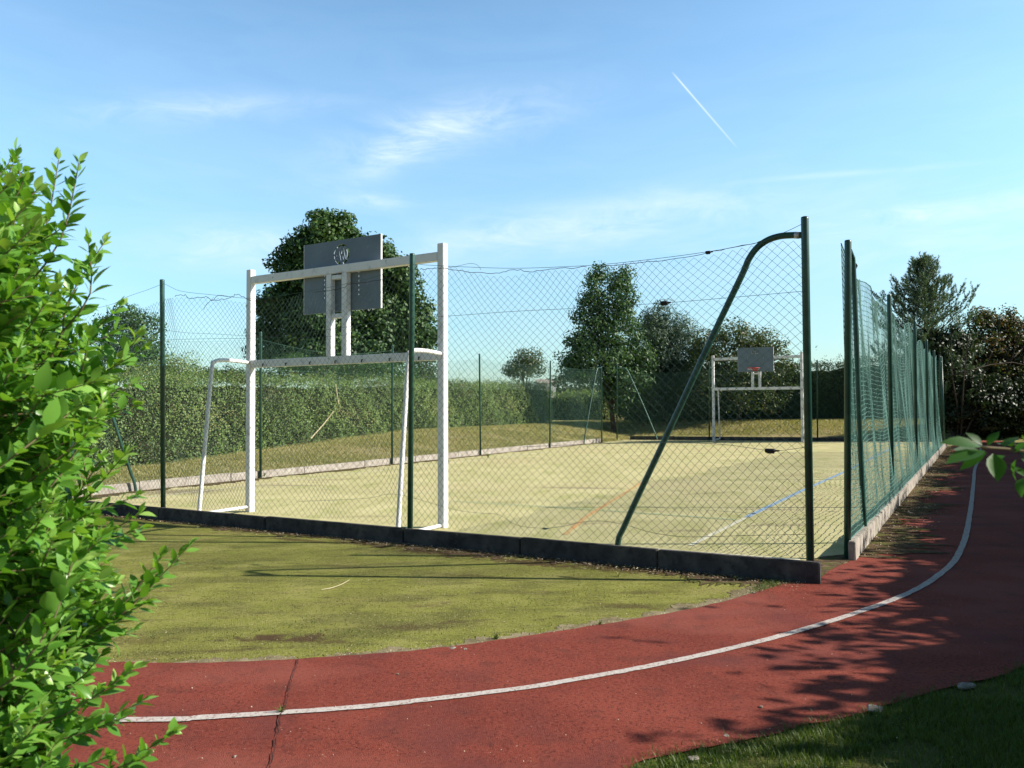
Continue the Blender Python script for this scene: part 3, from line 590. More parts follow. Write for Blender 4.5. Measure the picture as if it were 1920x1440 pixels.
def goal(origin, R, label, tiltsgn):
    """local frame: x along the mouth, y to the back, z up"""
    g = bpy.data.objects.new('goal', None); COL.objects.link(g); tag(g, label, 'goal', 'steel goals with basketball backboards')
    h = 1.66; X, Y, Z = Vector((1, 0, 0)), Vector((0, 1, 0)), Vector((0, 0, 1)); p = .046
    def bx(n, c, x, y, z, m=M_paint, bev=.006, par=None): return MB().box(c, X*x, Y*y, Z*z).build(n, m, par or g, bevel=bev)
    parts = []
    for s in (-1, 1):
        parts.append(bx('upright', (s*h, 0, 1.65), p, p, 1.70))
        pts = [(s*h, p, 2.05), (s*h, .30, 2.065), (s*h, .52, 2.06), (s*h, .60, 2.03), (s*h, .635, 1.95), (s*h, .72, 1.1), (s*h, .80, .25), (s*h, .82, .04)]
        parts.append(MB().tube(smooth_path([(x, y, z) for x, y, z in pts], 5), .026, 12).build('back_stay', M_paint, g, smooth=True))
        parts.append(MB().tube([(s*h, p, .05), (s*h, .80, .045)], .022, 12).build('ground_rail', M_paint, g, smooth=True))
        for zz in (3.28, 3.17, 2.1, 1.98): parts.append(MB().tube([(s*h+s*p, 0, zz), (s*h+s*(p+.006), 0, zz)], .008, 8).build('bolt', M_galv, g))
    parts.append(bx('crossbar', (0, .0, 2.03), h-p, .042, .052)); parts.append(bx('top_beam', (0, .0, 3.20), h-p, .042, .052))
    for s in (-1, 1): parts.append(bx('backboard_upright', (s*.135, .003, 2.615), .046, .04, .532))
    for zz in (3.10, 2.60): parts.append(bx('backboard_bracket', (0, .0, zz), .088, .035, .028))
    for i in range(7): parts.append(MB().tube([(-1.35+.45*i, .04, 2.02), (-1.35+.45*i, .062, 2.02), (-1.35+.45*i, .062, 1.985)], .008, 6).build('net_hook', M_rust, g))
    bd = board_mesh('backboard', 0, 3.13, 1.34, .93, .02, -.058, g, M_board, True)
    bx('edge_strip', (.671, -.058, 3.13), .0035, .013, .466, M_edge, 0, bd); bx('edge_strip', (-.671, -.058, 3.13), .0035, .013, .466, M_edge, 0, bd)
    n = 28; rr = .225; ring = [(rr*math.cos(2*math.pi*i/n), -.10-.06-rr+rr*math.sin(2*math.pi*i/n), 2.80) for i in range(n+1)]
    hp = MB().tube(ring, .011, 8, cap=False)
    hp.box((0, -.11, 2.79), X*.09, Y*.055, Z*.006); hp.box((0, -.075, 2.75), X*.09, Y*.008, Z*.05)
    for s in (-1, 1): hp.tube([(s*.08, -.08, 2.71), (s*.10, -.19, 2.79)], .009, 6)
    hoop = hp.build('hoop', M_hoop, g)
    # a few frayed loops of the basket net
    nb = MB()
    zz_ = []
    for i in range(0, n+1):
        x, y, z = ring[i]; f_ = .86 if i % 2 else 1; zz_.append((x*f_, -.385+(y+.385)*f_, z-(.075 if i % 2 else .012)))
    nb.tube(zz_, .003, 4)
    nb.build('basket_net', mat('frayed_cord', [(.5, .5, .5)]), hoop)
    g.matrix_world = Matrix.Translation(origin) @ R.to_4x4()
    return g
def rot(xd, tilt):
    z = Vector((0, 0, 1)); y = z.cross(xd).normalized(); r = Matrix((xd, y, z)).transposed(); return Matrix.Rotation(tilt, 3, VNm) @ r
VNm = Vector(V)
gl, gr = ab(plb(469, 958, 1.0)), ab(plb(830, 987, 1.0)); gmid = (gl[0]+gr[0])/2
goal(W(gmid, 1.0), rot(-U, math.radians(.75)), 'white goal with grey backboard seen from behind, close to the nearest fence', 1)
fl, fr_ = ab(plb(1342, 827, 23.75)), ab(plb(1501, 829, 23.75)); fmid = (fl[0]+fr_[0])/2
goal(W(fmid, 23.75, 0), rot(U, math.radians(.75)), 'white goal with red basketball hoop seen from the front at the far end', 1)
print('goal widths', gr[0]-gl[0], fr_[0]-fl[0], gl, fl, 'right posts', rp)

# ------------------------------------------------------------------ vegetation
def unit(n): v = rng.normal(size=(n, 3)); return v/np.linalg.norm(v, axis=1, keepdims=True)
def leaf_quads(P, Nrm, size, asp=.55, fold=True):
    """rhombic leaves at P with rough normal Nrm"""
    n = len(P); Nn = Nrm/np.maximum(1e-6, np.linalg.norm(Nrm, axis=1, keepdims=True)); t = np.cross(Nn, unit(n)); t /= np.maximum(1e-6, np.linalg.norm(t, axis=1, keepdims=True)); s = np.cross(Nn, t)
    L_ = (size*rng.uniform(.6, 1.25, n))[:, None]
    a = P-t*L_*.5; b = P+s*L_*asp*.5-Nn*L_*.08; c = P+t*L_*.5; d = P-s*L_*asp*.5-Nn*L_*.08
    Vv = np.stack([a, b, c, d], 1).reshape(-1, 3); return Vv, np.arange(4*n).reshape(n, 4)
def crown_points(lobes, nclump, per, cr, shell=.78, inner=.22):
    L_ = np.array(lobes, float); wgt = (L_[:, 3]*L_[:, 5])+(L_[:, 4]*L_[:, 5]); wgt /= wgt.sum(); k = rng.choice(len(L_), nclump, p=wgt)
    d = unit(nclump); rad = np.where(rng.random(nclump) < inner, rng.uniform(.2, .8, nclump), rng.uniform(shell, 1.13, nclump))
    C = L_[k, :3]+d*L_[k, 3:6]*rad[:, None]; cs = cr*rng.uniform(.6, 1.35, nclump)
    # drop clumps buried deep inside other lobes
    q = rng.normal(size=(nclump, per, 3)); q /= np.maximum(1., np.linalg.norm(q, axis=2, keepdims=True)/1.25); q *= np.array([1, 1, .72])
    P = C[:, None, :]+q*cs[:, None, None]; out = q+.55*d[:, None, :]+np.array([0, 0, .35])
    nr = out+.75*rng.normal(size=out.shape); tone = np.clip(rng.normal(.5, .16, (nclump, 1))+rng.normal(0, .17, (nclump, per)), 0, 1)
    return C, P.reshape(-1, 3), nr.reshape(-1, 3), tone.reshape(-1)
def px_lobes(L_, Y, dr=.9, dY=0):
    out = []
    for q in L_:
        x, y, rx, ry = q[:4]; yy = Y+(q[4] if len(q) > 4 else 0); c = pY(x, y, yy); k = yy/F; out.append((c.x, c.y+dY, c.z, rx*k, rx*k*dr, ry*k))
    return out
def tree(name, label, base, lobes, m, nclump, per, cr, size, trunk_r, cat='tree', group=None, limbs=14, asp=.6, stems=1, top=None, inner=.22):
    t = thing(name, base, label, cat, group)
    C, P, Nr, tone = crown_points(lobes, nclump, per, cr, inner=inner); Vv, Fq = leaf_quads(P, Nr, size, asp)
    keep = P[:, 2] > zat(base)+.05 if len(P) else None
    Fq = Fq[keep]; tone = tone[keep]
    mesh_np('crown', Vv, Fq, m, t, attr=tone)
    cen = np.array(lobes)[:, :3].mean(0); topz = np.array(lobes)[:, 2].max() if top is None else top; mb = MB()
    for s in range(stems):
        b0_ = Vector(base)+Vector((random.uniform(-.25, .25), random.uniform(-.25, .25), 0))*(stems > 1); e = Vector((cen[0]+random.uniform(-.4, .4)*stems, cen[1]+random.uniform(-.4, .4)*stems, topz))
        path = [b0_-Vector((0, 0, .15)), b0_+(e-b0_)*.02+Vector((0, 0, .1)), b0_.lerp(e, .3)+Vector((random.uniform(-.1, .1), 0, 0)), b0_.lerp(e, .65)+Vector((random.uniform(-.15, .15), 0, 0)), e]
        mb.tube(smooth_path(path, 4), [trunk_r*(1.25 if i == 0 else 1-.85*i/16)/(1 if stems == 1 else 1.6) for i in range(17)], 9)
        for i in range(limbs//stems):
            c = Vector(C[rng.integers(len(C))]); f = random.uniform(.2, .8); p0 = b0_.lerp(e, f)
            if c.z < p0.z-.3: p0 = b0_.lerp(e, max(.12, f*.4))
            mid = p0.lerp(c, .5)+Vector((0, 0, (c-p0).length*.12)); mb.tube(smooth_path([p0, mid, c], 3), [trunk_r*.42*(1-.8*k/6) for k in range(7)], 6)
    mb.build('trunk', M_bark, t, smooth=True); return t
def gb(x, y_unused, Y): p = pY(x, 760, Y); z = zat(p); return (p.x, p.y, z)

# big tree left of centre
tree('broadleaf_tree', 'largest tree, tall dark green broad crown directly behind the near backboard', gb(645, 0, 47), px_lobes([(608, 420, 24, 18), (645, 424, 26, 18), (625, 445, 46, 24), (575, 448, 24, 18), (585, 472, 44, 24), (540, 478, 22, 14), (522, 498, 20, 14), (668, 478, 46, 36), (556, 520, 40, 24), (718, 478, 28, 18), (752, 500, 22, 20), (735, 525, 40, 26), (640, 540, 80, 55), (530, 560, 34, 22), (505, 580, 24, 18), (502, 620, 24, 26), (770, 552, 26, 20), (790, 590, 26, 18), (765, 615, 38, 28), (800, 632, 24, 16), (640, 605, 100, 46), (520, 655, 40, 20), (780, 655, 34, 20), (640, 665, 120, 38), (575, 600, 52, 44), (710, 590, 52, 52)], 47, .85), L_big, 1500, 66, .50, .24, .32, limbs=34, asp=.7, inner=.35)
# trees behind the far corner, left to right
tree('field_maple', 'narrow green tree with a double top at the far left corner of the court', gb(1150, 0, 37), px_lobes([(1122, 518, 16, 20), (1163, 520, 20, 26), (1116, 556, 28, 28), (1160, 565, 32, 38), (1108, 600, 34, 28), (1155, 615, 44, 36), (1084, 640, 28, 18), (1125, 650, 54, 28), (1072, 672, 26, 14), (1170, 660, 30, 30), (1120, 690, 60, 28), (1085, 700, 32, 16), (1165, 720, 40, 50), (1200, 700, 30, 50)], 37, .9), L_mid, 600, 50, .33, .14, .16, limbs=26, inner=.3)
tree('blue_green_pine', 'dense blue-green pine with rounded outline between the narrow tree and the far goal', gb(1245, 0, 38.5), px_lobes([(1242, 592, 20, 24), (1215, 612, 26, 28), (1265, 628, 34, 36), (1232, 650, 50, 44), (1295, 660, 34, 34), (1225, 710, 60, 50), (1285, 715, 44, 50), (1215, 765, 60, 46), (1290, 770, 50, 40)], 38.5), L_bluegreen, 720, 70, .34, .17, .14, asp=.25, limbs=10, inner=.35)
tree('large_bush', 'olive and rusty leaved bush with loose sprays rising above the far goal', gb(1385, 0, 37), px_lobes([(1335, 650, 34, 34), (1365, 625, 34, 22), (1415, 640, 42, 24), (1450, 650, 28, 16), (1350, 690, 54, 36), (1420, 685, 56, 36), (1475, 690, 20, 10), (1340, 735, 60, 40), (1420, 735, 62, 36)], 37), L_olive, 620, 40, .30, .12, .08, cat='bush', stems=4, limbs=28)
tree('small_tree', 'small distant tree with a flat domed crown above the end of the long hedge', gb(985, 0, 72), px_lobes([(990, 668, 22, 12), (975, 684, 22, 12), (1003, 684, 22, 12), (985, 697, 32, 10), (962, 697, 14, 7)], 72, 1), L_far, 130, 34, .5, .2, .16, limbs=8)
tree('leafy_tree', 'green tree rising behind the hedge just left of the leftmost fence post in view', gb(250, 0, 33), px_lobes([(245, 595, 34, 24), (215, 625, 34, 30), (275, 625, 26, 34), (245, 655, 56, 36), (215, 680, 44, 36), (285, 690, 36, 30)], 33), L_mid, 340, 34, .30, .12, .12, limbs=14)
tree('field_bush', 'mound of bush bulging over the hedge between the leftmost post and the near goal', gb(335, 0, 30), px_lobes([(330, 690, 44, 24), (365, 708, 40, 16), (290, 705, 50, 24), (330, 725, 70, 24)], 30), L_hedge, 170, 44, .28, .09, .07, cat='bush', stems=3, limbs=9)
tree('field_bush', 'russet tinged bush beside the right foot of the largest tree, behind the near goal', gb(795, 0, 42), px_lobes([(795, 690, 32, 26), (770, 710, 36, 20), (812, 712, 20, 16)], 42), L_olive, 150, 34, .3, .11, .07, cat='bush', stems=3, limbs=9)
tree('field_bush', 'dark scrubby bush on the hedge top between the mound and the near goal post', gb(430, 0, 34), px_lobes([(425, 702, 40, 12), (470, 708, 40, 10), (385, 700, 20, 10)], 34), L_hedge2, 110, 34, .22, .1, .06, cat='bush', stems=3, limbs=9)
tree('field_bush', 'low dark bush on the skyline right of the small distant tree', gb(1068, 0, 60), px_lobes([(1065, 713, 30, 9), (1095, 712, 22, 9), (1045, 716, 20, 6)], 60), L_hedge2, 70, 34, .35, .14, .08, cat='bush', stems=2, limbs=4)
tree('field_bush', 'mid green bushes filling the gap under the largest tree, above the hedge', gb(620, 0, 39), px_lobes([(560, 690, 46, 24), (620, 692, 50, 22), (690, 694, 50, 20), (510, 700, 36, 16), (745, 700, 40, 16)], 39), L_mid, 260, 44, .28, .1, .07, cat='bush', stems=4, limbs=12)
# far right corner
def far_tree_base(x, Y): p = pY(x, 760, Y); return (p.x, p.y, zat(p))
tree('copper_bush', 'large bush with reddish-brown upper leaves at the right edge beyond the track', far_tree_base(1855, 30), px_lobes([(1850, 595, 24, 18), (1895, 600, 24, 20), (1850, 610, 30, 20), (1890, 622, 34, 24), (1828, 640, 28, 24), (1865, 650, 50, 30), (1920, 640, 50, 40), (1810, 680, 36, 36), (1870, 700, 66, 50), (1940, 700, 66, 60), (1990, 650, 60, 60)], 30), L_red, 800, 42, .22, .11, .08, cat='bush', stems=5, limbs=40, inner=.4)
tree('dark_bush', 'dark green bush low at the far end of the red track, under the pine', far_tree_base(1800, 28.6), px_lobes([(1752, 655, 34, 34), (1790, 640, 30, 28), (1768, 700, 40, 40), (1790, 720, 34, 44), (1800, 770, 40, 46), (1840, 760, 60, 56), (1900, 765, 60, 56), (1960, 760, 70, 60)], 28.8), L_dark, 900, 50, .26, .13, .07, cat='bush', stems=5, limbs=30, inner=.45)

# conifers with visible shoots
def pine(label, base, top_z, rad, nlev, Y0, parent_name='pine_tree', lean=0):
    t = thing(parent_name, base, label, 'tree'); b = Vector(base); H_ = top_z-b.z; mb = MB(); top = b+Vector((lean, 0, H_))
    mb.tube(smooth_path([b-Vector((0, 0, .1)), b.lerp(top, .5)+Vector((.08, 0, 0)), top-Vector((0, 0, .1))], 5), [.13*(1-.9*k/10) for k in range(11)], 8)
    SP = []; SD = []
    def shoot(p, d, L_):
        SP.append(p); SD.append(d.normalized()*L_)
    for i in range(nlev):
        f = .12+.86*i/(nlev-1); p0 = b.lerp(top, f); R_ = rad*min(1.0, (1.02-f)*2.1)**.75*random.uniform(.8, 1.15); nb = 8 if f < .85 else 4
        for k in range(nb):
            az = 2*math.pi*(k+random.random()*.7)/nb+i*1.3; up = .35+.8*f+random.uniform(-.15, .25); d = Vector((math.cos(az), math.sin(az), up)).normalized(); L_ = R_*random.uniform(.7, 1.1)
            e = p0+Vector((math.cos(az), math.sin(az), 0))*L_+Vector((0, 0, up*L_*.75)); mid = p0.lerp(e, .5)-Vector((0, 0, L_*.06)); path = smooth_path([p0, mid, e], 4)
            mb.tube(path, [.028*(1-.8*j/8) for j in range(9)], 5)
            for j in range(2, 9):
                for s in range(3):
                    dd = (path[j]-path[j-1]).normalized()+Vector((random.gauss(0, .5), random.gauss(0, .5), .75+random.uniform(-.2, .5))); ll = random.uniform(.22, .40)
                    shoot(path[j]+Vector((random.gauss(0, .1), random.gauss(0, .1), random.gauss(0, .06))), dd, ll)
            shoot(e, d+Vector((0, 0, .8)), .34)
    for s in range(5): shoot(top+Vector((random.gauss(0, .05), random.gauss(0, .05), -.1)), Vector((random.gauss(0, .25), random.gauss(0, .25), 1)), .42)
    SP = np.array(SP); SD = np.array(SD); n = len(SP); per = 40; f_ = rng.random((n, per, 1)); P = SP[:, None]+SD[:, None]*f_
    dn = SD/np.linalg.norm(SD, axis=1, keepdims=True); rad_ = rng.normal(size=(n, per, 3)); rad_ -= (rad_*dn[:, None]).sum(2, keepdims=True)*dn[:, None]; rad_ /= np.linalg.norm(rad_, axis=2, keepdims=True)
    nd = rad_*.75+dn[:, None]*.75; e = P+nd*rng.uniform(.065, .10, (n, per, 1)); sd = np.cross(nd, rng.normal(size=nd.shape)); sd /= np.linalg.norm(sd, axis=2, keepdims=True); wv = .011
    Vv = np.stack([P-sd*wv, P+sd*wv, e], 2).reshape(-1, 3)
    tone = np.clip(rng.normal(.5, .2, (n, 1))+rng.normal(0, .15, (n, per)), 0, 1).ravel(); mesh_np('crown', Vv, np.arange(len(Vv)).reshape(-1, 3), L_pine, t, attr=tone)
    mb.build('trunk', M_bark, t, smooth=True); return t
pb = far_tree_base(1738, 29.5); pine('pine with upward pointing shoots behind the far end of the green netting', pb, pY(1738, 500, 29.5).z, 1.75, 16, 29.5)

# ---- hedges: box-ish volumes of leaves round a twiggy body
def hedge(name, label, path, hts, th, m, dens, size, group=None, wob=.12, cat='hedge', round_end=True, ci=(.42, .6, .3)):
    """path: world xy points of the front face foot; hts: height at each point; thickness th away from the camera side (left normal)"""
    t = thing(name, (path[len(path)//2][0], path[len(path)//2][1], zat(path[len(path)//2])), label, cat, group)
    Pp = [Vector((p[0], p[1], 0)) for p in path]; hts = list(hts)
    D_ = smooth_path([Vector((p.x, p.y, h)) for p, h in zip(Pp, hts)], 10); fr = []; acc = 0
    for i, p in enumerate(D_):
        d = (D_[min(i+1, len(D_)-1)]-D_[max(i-1, 0)]); d.z = 0; d.normalize(); fr.append((Vector((p.x, p.y, 0)), Vector((-d.y, d.x, 0)), p.z, acc))
        if i < len(D_)-1: q = D_[i+1]-p; q.z = 0; acc += q.length
    total = acc; s_arr = np.array([f[3] for f in fr]); X_ = np.array([[f[0].x, f[0].y] for f in fr]); Nn = np.array([[f[1].x, f[1].y] for f in fr]); Hh = np.array([f[2] for f in fr]); Z0 = np.array([zat(f[0]) for f in fr])
    pers = Hh.mean(); n = int(total*(2*pers+th)*dens*.8); s = rng.uniform(0, total, n); c = np.where(rng.random(n) < .62, rng.uniform(0, pers, n), np.where(rng.random(n) < .75, rng.uniform(pers, pers+th, n), rng.uniform(pers+th, 2*pers+th, n)))
    def interp(s): return np.stack([np.interp(s, s_arr, X_[:, 0]), np.interp(s, s_arr, X_[:, 1])], -1), np.stack([np.interp(s, s_arr, Nn[:, 0]), np.interp(s, s_arr, Nn[:, 1])], -1), np.interp(s, s_arr, Hh), np.interp(s, s_arr, Z0)
    x, nn, h, z0 = interp(s); front = c < pers; topm = (c >= pers) & (c < pers+th)
    bump = wob*(.8*np.sin(s*1.7+c*1.3)+.6*np.sin(s*3.9+c*2.9+1)+.5*np.sin(s*8.1-c*6.3)+.5*np.sin(s*17+c*14)+.4*np.sin(s*29-c*31))-.10*(c < pers)*np.clip((c/pers-.72)/.1, 0, 1); 
    depth = rng.exponential(.07, n); u_ = np.where(front, c/pers, np.where(topm, 1, (2*pers+th-c)/pers)); across = np.where(front, 0, np.where(topm, (c-pers)/th, 1))*th
    zz = z0+u_*h; rnd_ = (np.clip((u_-.86)/.14, 0, 1)**2)*.12
    outw = np.where(front[:, None], -nn, np.where(topm[:, None], nn*0, nn)); pos = np.zeros((n, 3)); off = bump-depth
    pos[:, :2] = x+nn*across[:, None]+outw*(off-rnd_)[:, None]; pos[:, 2] = zz+np.where(topm, off*1.1+np.abs(rng.normal(0, .05, n)), rng.normal(0, .03, n))
    nr = np.concatenate([outw, (topm*1.)[:, None]+.25], 1)+.7*rng.normal(size=(n, 3))
    if round_end:
        e = np.minimum(s, total-s); k = np.clip(1-e/.9, 0, 1)**2*.6; pos[:, :2] += (nn*(th/2-across)[:, None])*k[:, None]; pos[:, 2] -= k*.35*(u_ > .5)
    # end caps
    ne = int(pers*th*dens*.9); caps = []
    for se, sg in ((0, -1), (total, 1)):
        xe, ne_, he, ze = interp(np.full(ne, se)); tg = np.stack([ne_[:, 1], -ne_[:, 0]], -1)*sg; aa = rng.uniform(0, th, ne); uu = rng.uniform(0, 1, ne); P = np.zeros((ne, 3))
        P[:, :2] = xe+ne_*(th/2+(aa-th/2)*.8)[:, None]+tg*((1-(2*aa/th-1)**2)*.35+rng.normal(0, .1, ne))[:, None]; P[:, 2] = ze+uu*he*.95; caps.append((P, np.concatenate([tg, np.full((ne, 1), .3)], 1)+.7*rng.normal(size=(ne, 3))))
    P = np.concatenate([pos]+[q[0] for q in caps]); Nr = np.concatenate([nr]+[q[1] for q in caps])
    tone = .5+.16*np.sin(P[:, 0]*1.1+P[:, 1]*.7+P[:, 2]*1.5)+.12*np.sin(P[:, 0]*3.3-P[:, 1]*2.1+P[:, 2]*4)+rng.normal(0, .17, len(P)); tone = np.clip(tone, 0, 1)
    Vv, Fq = leaf_quads(P, Nr, size, .6); mesh_np('foliage', Vv, Fq, m, t, attr=tone)
    # sprigs standing out of the top
    ns = int(total*14); s = rng.uniform(0, total, ns); x, nn, h, z0 = interp(s); a_ = rng.uniform(0, th, ns); hh_ = rng.gamma(2, .06, ns); per = 12; q = rng.random((ns, per, 1))
    B = np.concatenate([x+nn*a_[:, None], (z0+h)[:, None]], 1); Dd = np.stack([rng.normal(0, .25, ns), rng.normal(0, .25, ns), np.ones(ns)], -1)*hh_[:, None]*2.2
    P = (B[:, None]+Dd[:, None]*q+rng.normal(0, .025, (ns, per, 3))).reshape(-1, 3); Vv, Fq = leaf_quads(P, rng.normal(size=P.shape)+np.array([0, 0, .5]), size*.85, .5); mesh_np('top_sprigs', Vv, Fq, m, t, attr=np.clip(rng.normal(.6, .2, len(P)), 0, 1))
    # body
    v = []; f = []
    for i, (p, n_, h, a) in enumerate(fr):
        z = zat(p); v += [p+n_*ci[0]+Vector((0, 0, z-.05)), p+n_*ci[0]+Vector((0, 0, z+h*.85)), p+n_*ci[1]+Vector((0, 0, z+h-ci[2]+.05*math.sin(a*5.1)+.04*math.sin(a*13))), p+n_*(th-ci[1])+Vector((0, 0, z+h-ci[2]+.05*math.sin(a*5.1)+.05*math.sin(a*11))), p+n_*(th-ci[0])+Vector((0, 0, z+h*.85)), p+n_*(th-ci[0])+Vector((0, 0, z-.05))]
    for i in range(len(fr)-1):
        for k in range(5): q = i*6+k; f.append((q, q+1, q+7, q+6))
    f.append(tuple(range(6))); f.append(tuple(range((len(fr)-1)*6, len(fr)*6))[::-1])
    me = bpy.data.meshes.new('branches'); me.from_pydata([tuple(q) for q in v], [], f); me.update(); me.materials.append(M_core); link('branches', me, t); return t
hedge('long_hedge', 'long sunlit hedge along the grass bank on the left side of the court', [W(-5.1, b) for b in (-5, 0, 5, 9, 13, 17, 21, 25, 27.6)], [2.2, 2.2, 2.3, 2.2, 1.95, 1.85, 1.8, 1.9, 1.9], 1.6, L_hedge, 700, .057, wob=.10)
hedge('far_hedge', 'clipped hedge in the distance beyond the end of the long sunlit hedge', [plb(1125, 790, 36).xy.to_3d(), plb(1070, 790, 37).xy.to_3d(), plb(1010, 790, 38).xy.to_3d(), plb(960, 790, 39).xy.to_3d()][::-1], [1.75, 1.7, 1.65, 1.6], 1.4, L_hedge, 220, .09)
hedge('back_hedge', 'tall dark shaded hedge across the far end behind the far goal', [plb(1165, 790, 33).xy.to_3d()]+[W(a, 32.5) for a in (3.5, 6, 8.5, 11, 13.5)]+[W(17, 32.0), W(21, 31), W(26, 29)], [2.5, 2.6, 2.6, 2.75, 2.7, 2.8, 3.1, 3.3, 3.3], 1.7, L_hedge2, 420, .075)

hedge('unseen_shade_hedge', 'tall thick unseen hedge added out of view on the right to shade the track', [W(a, b) for a, b in [(17.4+.06*math.sin(q*3), -1.9+.9*q) for q in range(32)]], [2.22+.10*math.sin(q*1.9)+.08*math.sin(q*3.3+1)+.006*q for q in range(32)], 1.5, L_dark, 260, .12, ci=(.2, .3, .12))  # added outside the view, shaped to throw a solid shadow over the track
dw = [pY(x, 760, 115).xy.to_3d() for x in (-500, -100, 300, 700, 1000, 1250, 1700)]
dh = hedge('distant_woods', 'distant line of trees on the skyline', [Vector((p.x, p.y, 0)) for p in dw], [3.6, 4.2, 3.6, 3.9, 3.3, 4.0, 4.4], 5, L_far, 14, .7, wob=.7); dh['kind'] = 'stuff'; del dh['category']
# ---- row of garden trees on the right, outside the picture, that shade the track
for i, (a, b, h) in enumerate(((20.3, 1.6, 3.7), (20.6, 4.4, 4.1), (20.3, 7.3, 3.9), (20.6, 10.3, 4.1), (20.3, 13.4, 4.0), (20.7, 16.4, 4.1), (20.3, 19.4, 3.9), (20.6, 22.4, 4.1), (20.1, 25.4, 3.9))+((17.6, -1.0, 2.4),)+tuple((18.0+.3*(k%2), .4+1.65*k, (2.45 if k < 4 else 2.85)+.25*(k%3)) for k in range(16))):
    c = W(a, b); z = bz(a, b)
    lob = [(c.x+random.uniform(-.8, .8), c.y+random.uniform(-.8, .8), z+h*f, 1.5*r_, 1.5*r_, h*.2) for f, r_ in ((.25, 1.2), (.42, 1.3), (.6, 1.15), (.72, .9), (.85, .6), (.5, 1.3), (.35, 1.3))]
    small = h < 4
    names = ('southernmost', 'second', 'third', 'fourth', 'fifth', 'sixth', 'seventh', 'eighth', 'northernmost')
    if small:  # low bushes, added out of view to fill and fringe the track's shadow
        lob = [(c.x+random.uniform(-.4, .4), c.y+random.uniform(-.4, .4), z+h*f, 1.25*r_, 1.25*r_, h*.2) for f, r_ in ((.15, 1), (.3, 1.1), (.5, 1.1), (.68, .9), (.82, .6))]
        tree('unseen_shade_bush', 'dense dark unseen bush added out of view to shade the red track', (c.x, c.y, z), lob, L_dark, 300, 60, .36, .19, .06, cat='bush', group='unseen bushes added to shade the track', limbs=8, inner=.4, stems=3); continue
    tree('garden_tree', f'bushy garden tree shading the red track, {names[i]} of the row on its right', (c.x, c.y, z), lob, L_mid, 200, 40, .42, .17, .11, group='row of garden trees shading the track', limbs=10, inner=.4)

# ------------------------------------------------------------------ near privet shrub on the left, and the sprig on the right
def leaf_shape():
    st = [(0, .0), (.10, .16), (.28, .42), (.5, .5), (.72, .36), (.9, .13), (1, 0)]; v = []; 
    for s, w_ in st: v += [(s, -w_, 0), (s, 0, 0), (s, w_, 0)]
    f = []
    for i in range(len(st)-1):
        for k in (0, 1): q = i*3+k; f.append((q, q+1, q+4, q+3))
    return np.array(v), np.array(f)
LS, LF = leaf_shape()
def leaves_mesh(name, P, D, N_, size, m, parent, tone, wid=.50, curl=.25):
    """curved, folded leaves: P base, D direction, N_ upper side"""
    D = D/np.linalg.norm(D, axis=1, keepdims=True); B = np.cross(N_, D); B /= np.maximum(1e-6, np.linalg.norm(B, axis=1, keepdims=True)); N2 = np.cross(D, B); n = len(P)
    cu = rng.normal(curl, .22, n)[:, None, None]; fo = rng.uniform(.05, .5, n)[:, None, None]; wd = rng.uniform(wid*.8, wid*1.2, n)[:, None, None]; sz = size[:, None, None]
    s = LS[None, :, 0:1]; y = LS[None, :, 1:2]*wd*2*.5
    up = np.abs(y)*fo-cu*s*s*.5; Vv = P[:, None]+sz*(D[:, None]*s*(1-.12*np.abs(cu)*s)+B[:, None]*y*(1-.15*fo)+N2[:, None]*up)
    Fq = (LF[None]+(np.arange(n)*len(LS))[:, None, None]).reshape(-1, 4)
    return mesh_np(name, Vv.reshape(-1, 3), Fq, m, parent, smooth=True, attr=np.repeat(tone, len(LF)))
def shoots_to_leaves(shoots, step=.022, lsize=.047, wide=.46):
    P = []; D = []; N_ = []; S_ = []; T = []
    for path, m0 in shoots:
        pts = smooth_path(path, 6); L_ = sum((b-a).length for a, b in zip(pts[:-1], pts[1:])); acc = 0; nx = L_*.22; k = random.randint(0, 1); tone0 = random.gauss(.45, .13)
        for a, b in zip(pts[:-1], pts[1:]):
            d = (b-a); l = d.length; d.normalize()
            while acc+l >= nx and nx < L_:
                p = a+d*(nx-acc); f = nx/L_; side = d.cross(Vector((0, 0, 1))); side = side.normalized() if side.length > .1 else Vector((1, 0, 0)); oth = side.cross(d).normalized(); ax = (side if k % 2 == 0 else (oth*.8+side*.25)).normalized(); k += 1
                for s in (-1, 1):
                    dd = d*(.55+.5*f)+ax*s*random.uniform(.7, 1.1)+Vector((random.gauss(0, .16), random.gauss(0, .16), random.gauss(.08, .16)))
                    nn = Vector((0, 0, 1))*.8+d*.6+Vector((random.gauss(0, .35), random.gauss(0, .35), random.gauss(0, .2)))
                    P.append(p+ax*s*.002); D.append(dd); N_.append(nn); S_.append(lsize*m0*random.uniform(.6, 1.3)*(1-.45*max(0, f-.6)/.4)); T.append(min(1, max(0, tone0+.35*(f-.6)+random.gauss(0, .12))))
                nx += step*random.uniform(.8, 1.2)*(1-.35*f)
            acc += l
        e = pts[-1]; d = (pts[-1]-pts[-2]).normalized()
        for s in range(3):
            P.append(e); D.append(d+Vector((random.gauss(0, .25), random.gauss(0, .25), random.gauss(.1, .2)))); N_.append(Vector((random.gauss(0, .5), random.gauss(0, .5), 1))); S_.append(lsize*m0*random.uniform(.4, .75)); T.append(min(1, random.uniform(.7, 1)))
    return tuple(map(np.array, (P, D, N_, S_, T)))
cont = ([250, 290, 330, 380, 430, 500, 560, 620, 680, 730, 790, 840, 900, 950, 1000, 1050, 1110, 1170, 1230, 1290, 1340, 1400, 1470, 1560, 1700],
        [-30, 10, 60, 85, 95, 95, 140, 165, 195, 215, 205, 180, 130, 175, 210, 215, 225, 215, 195, 165, 190, 130, 110, 60, 0])
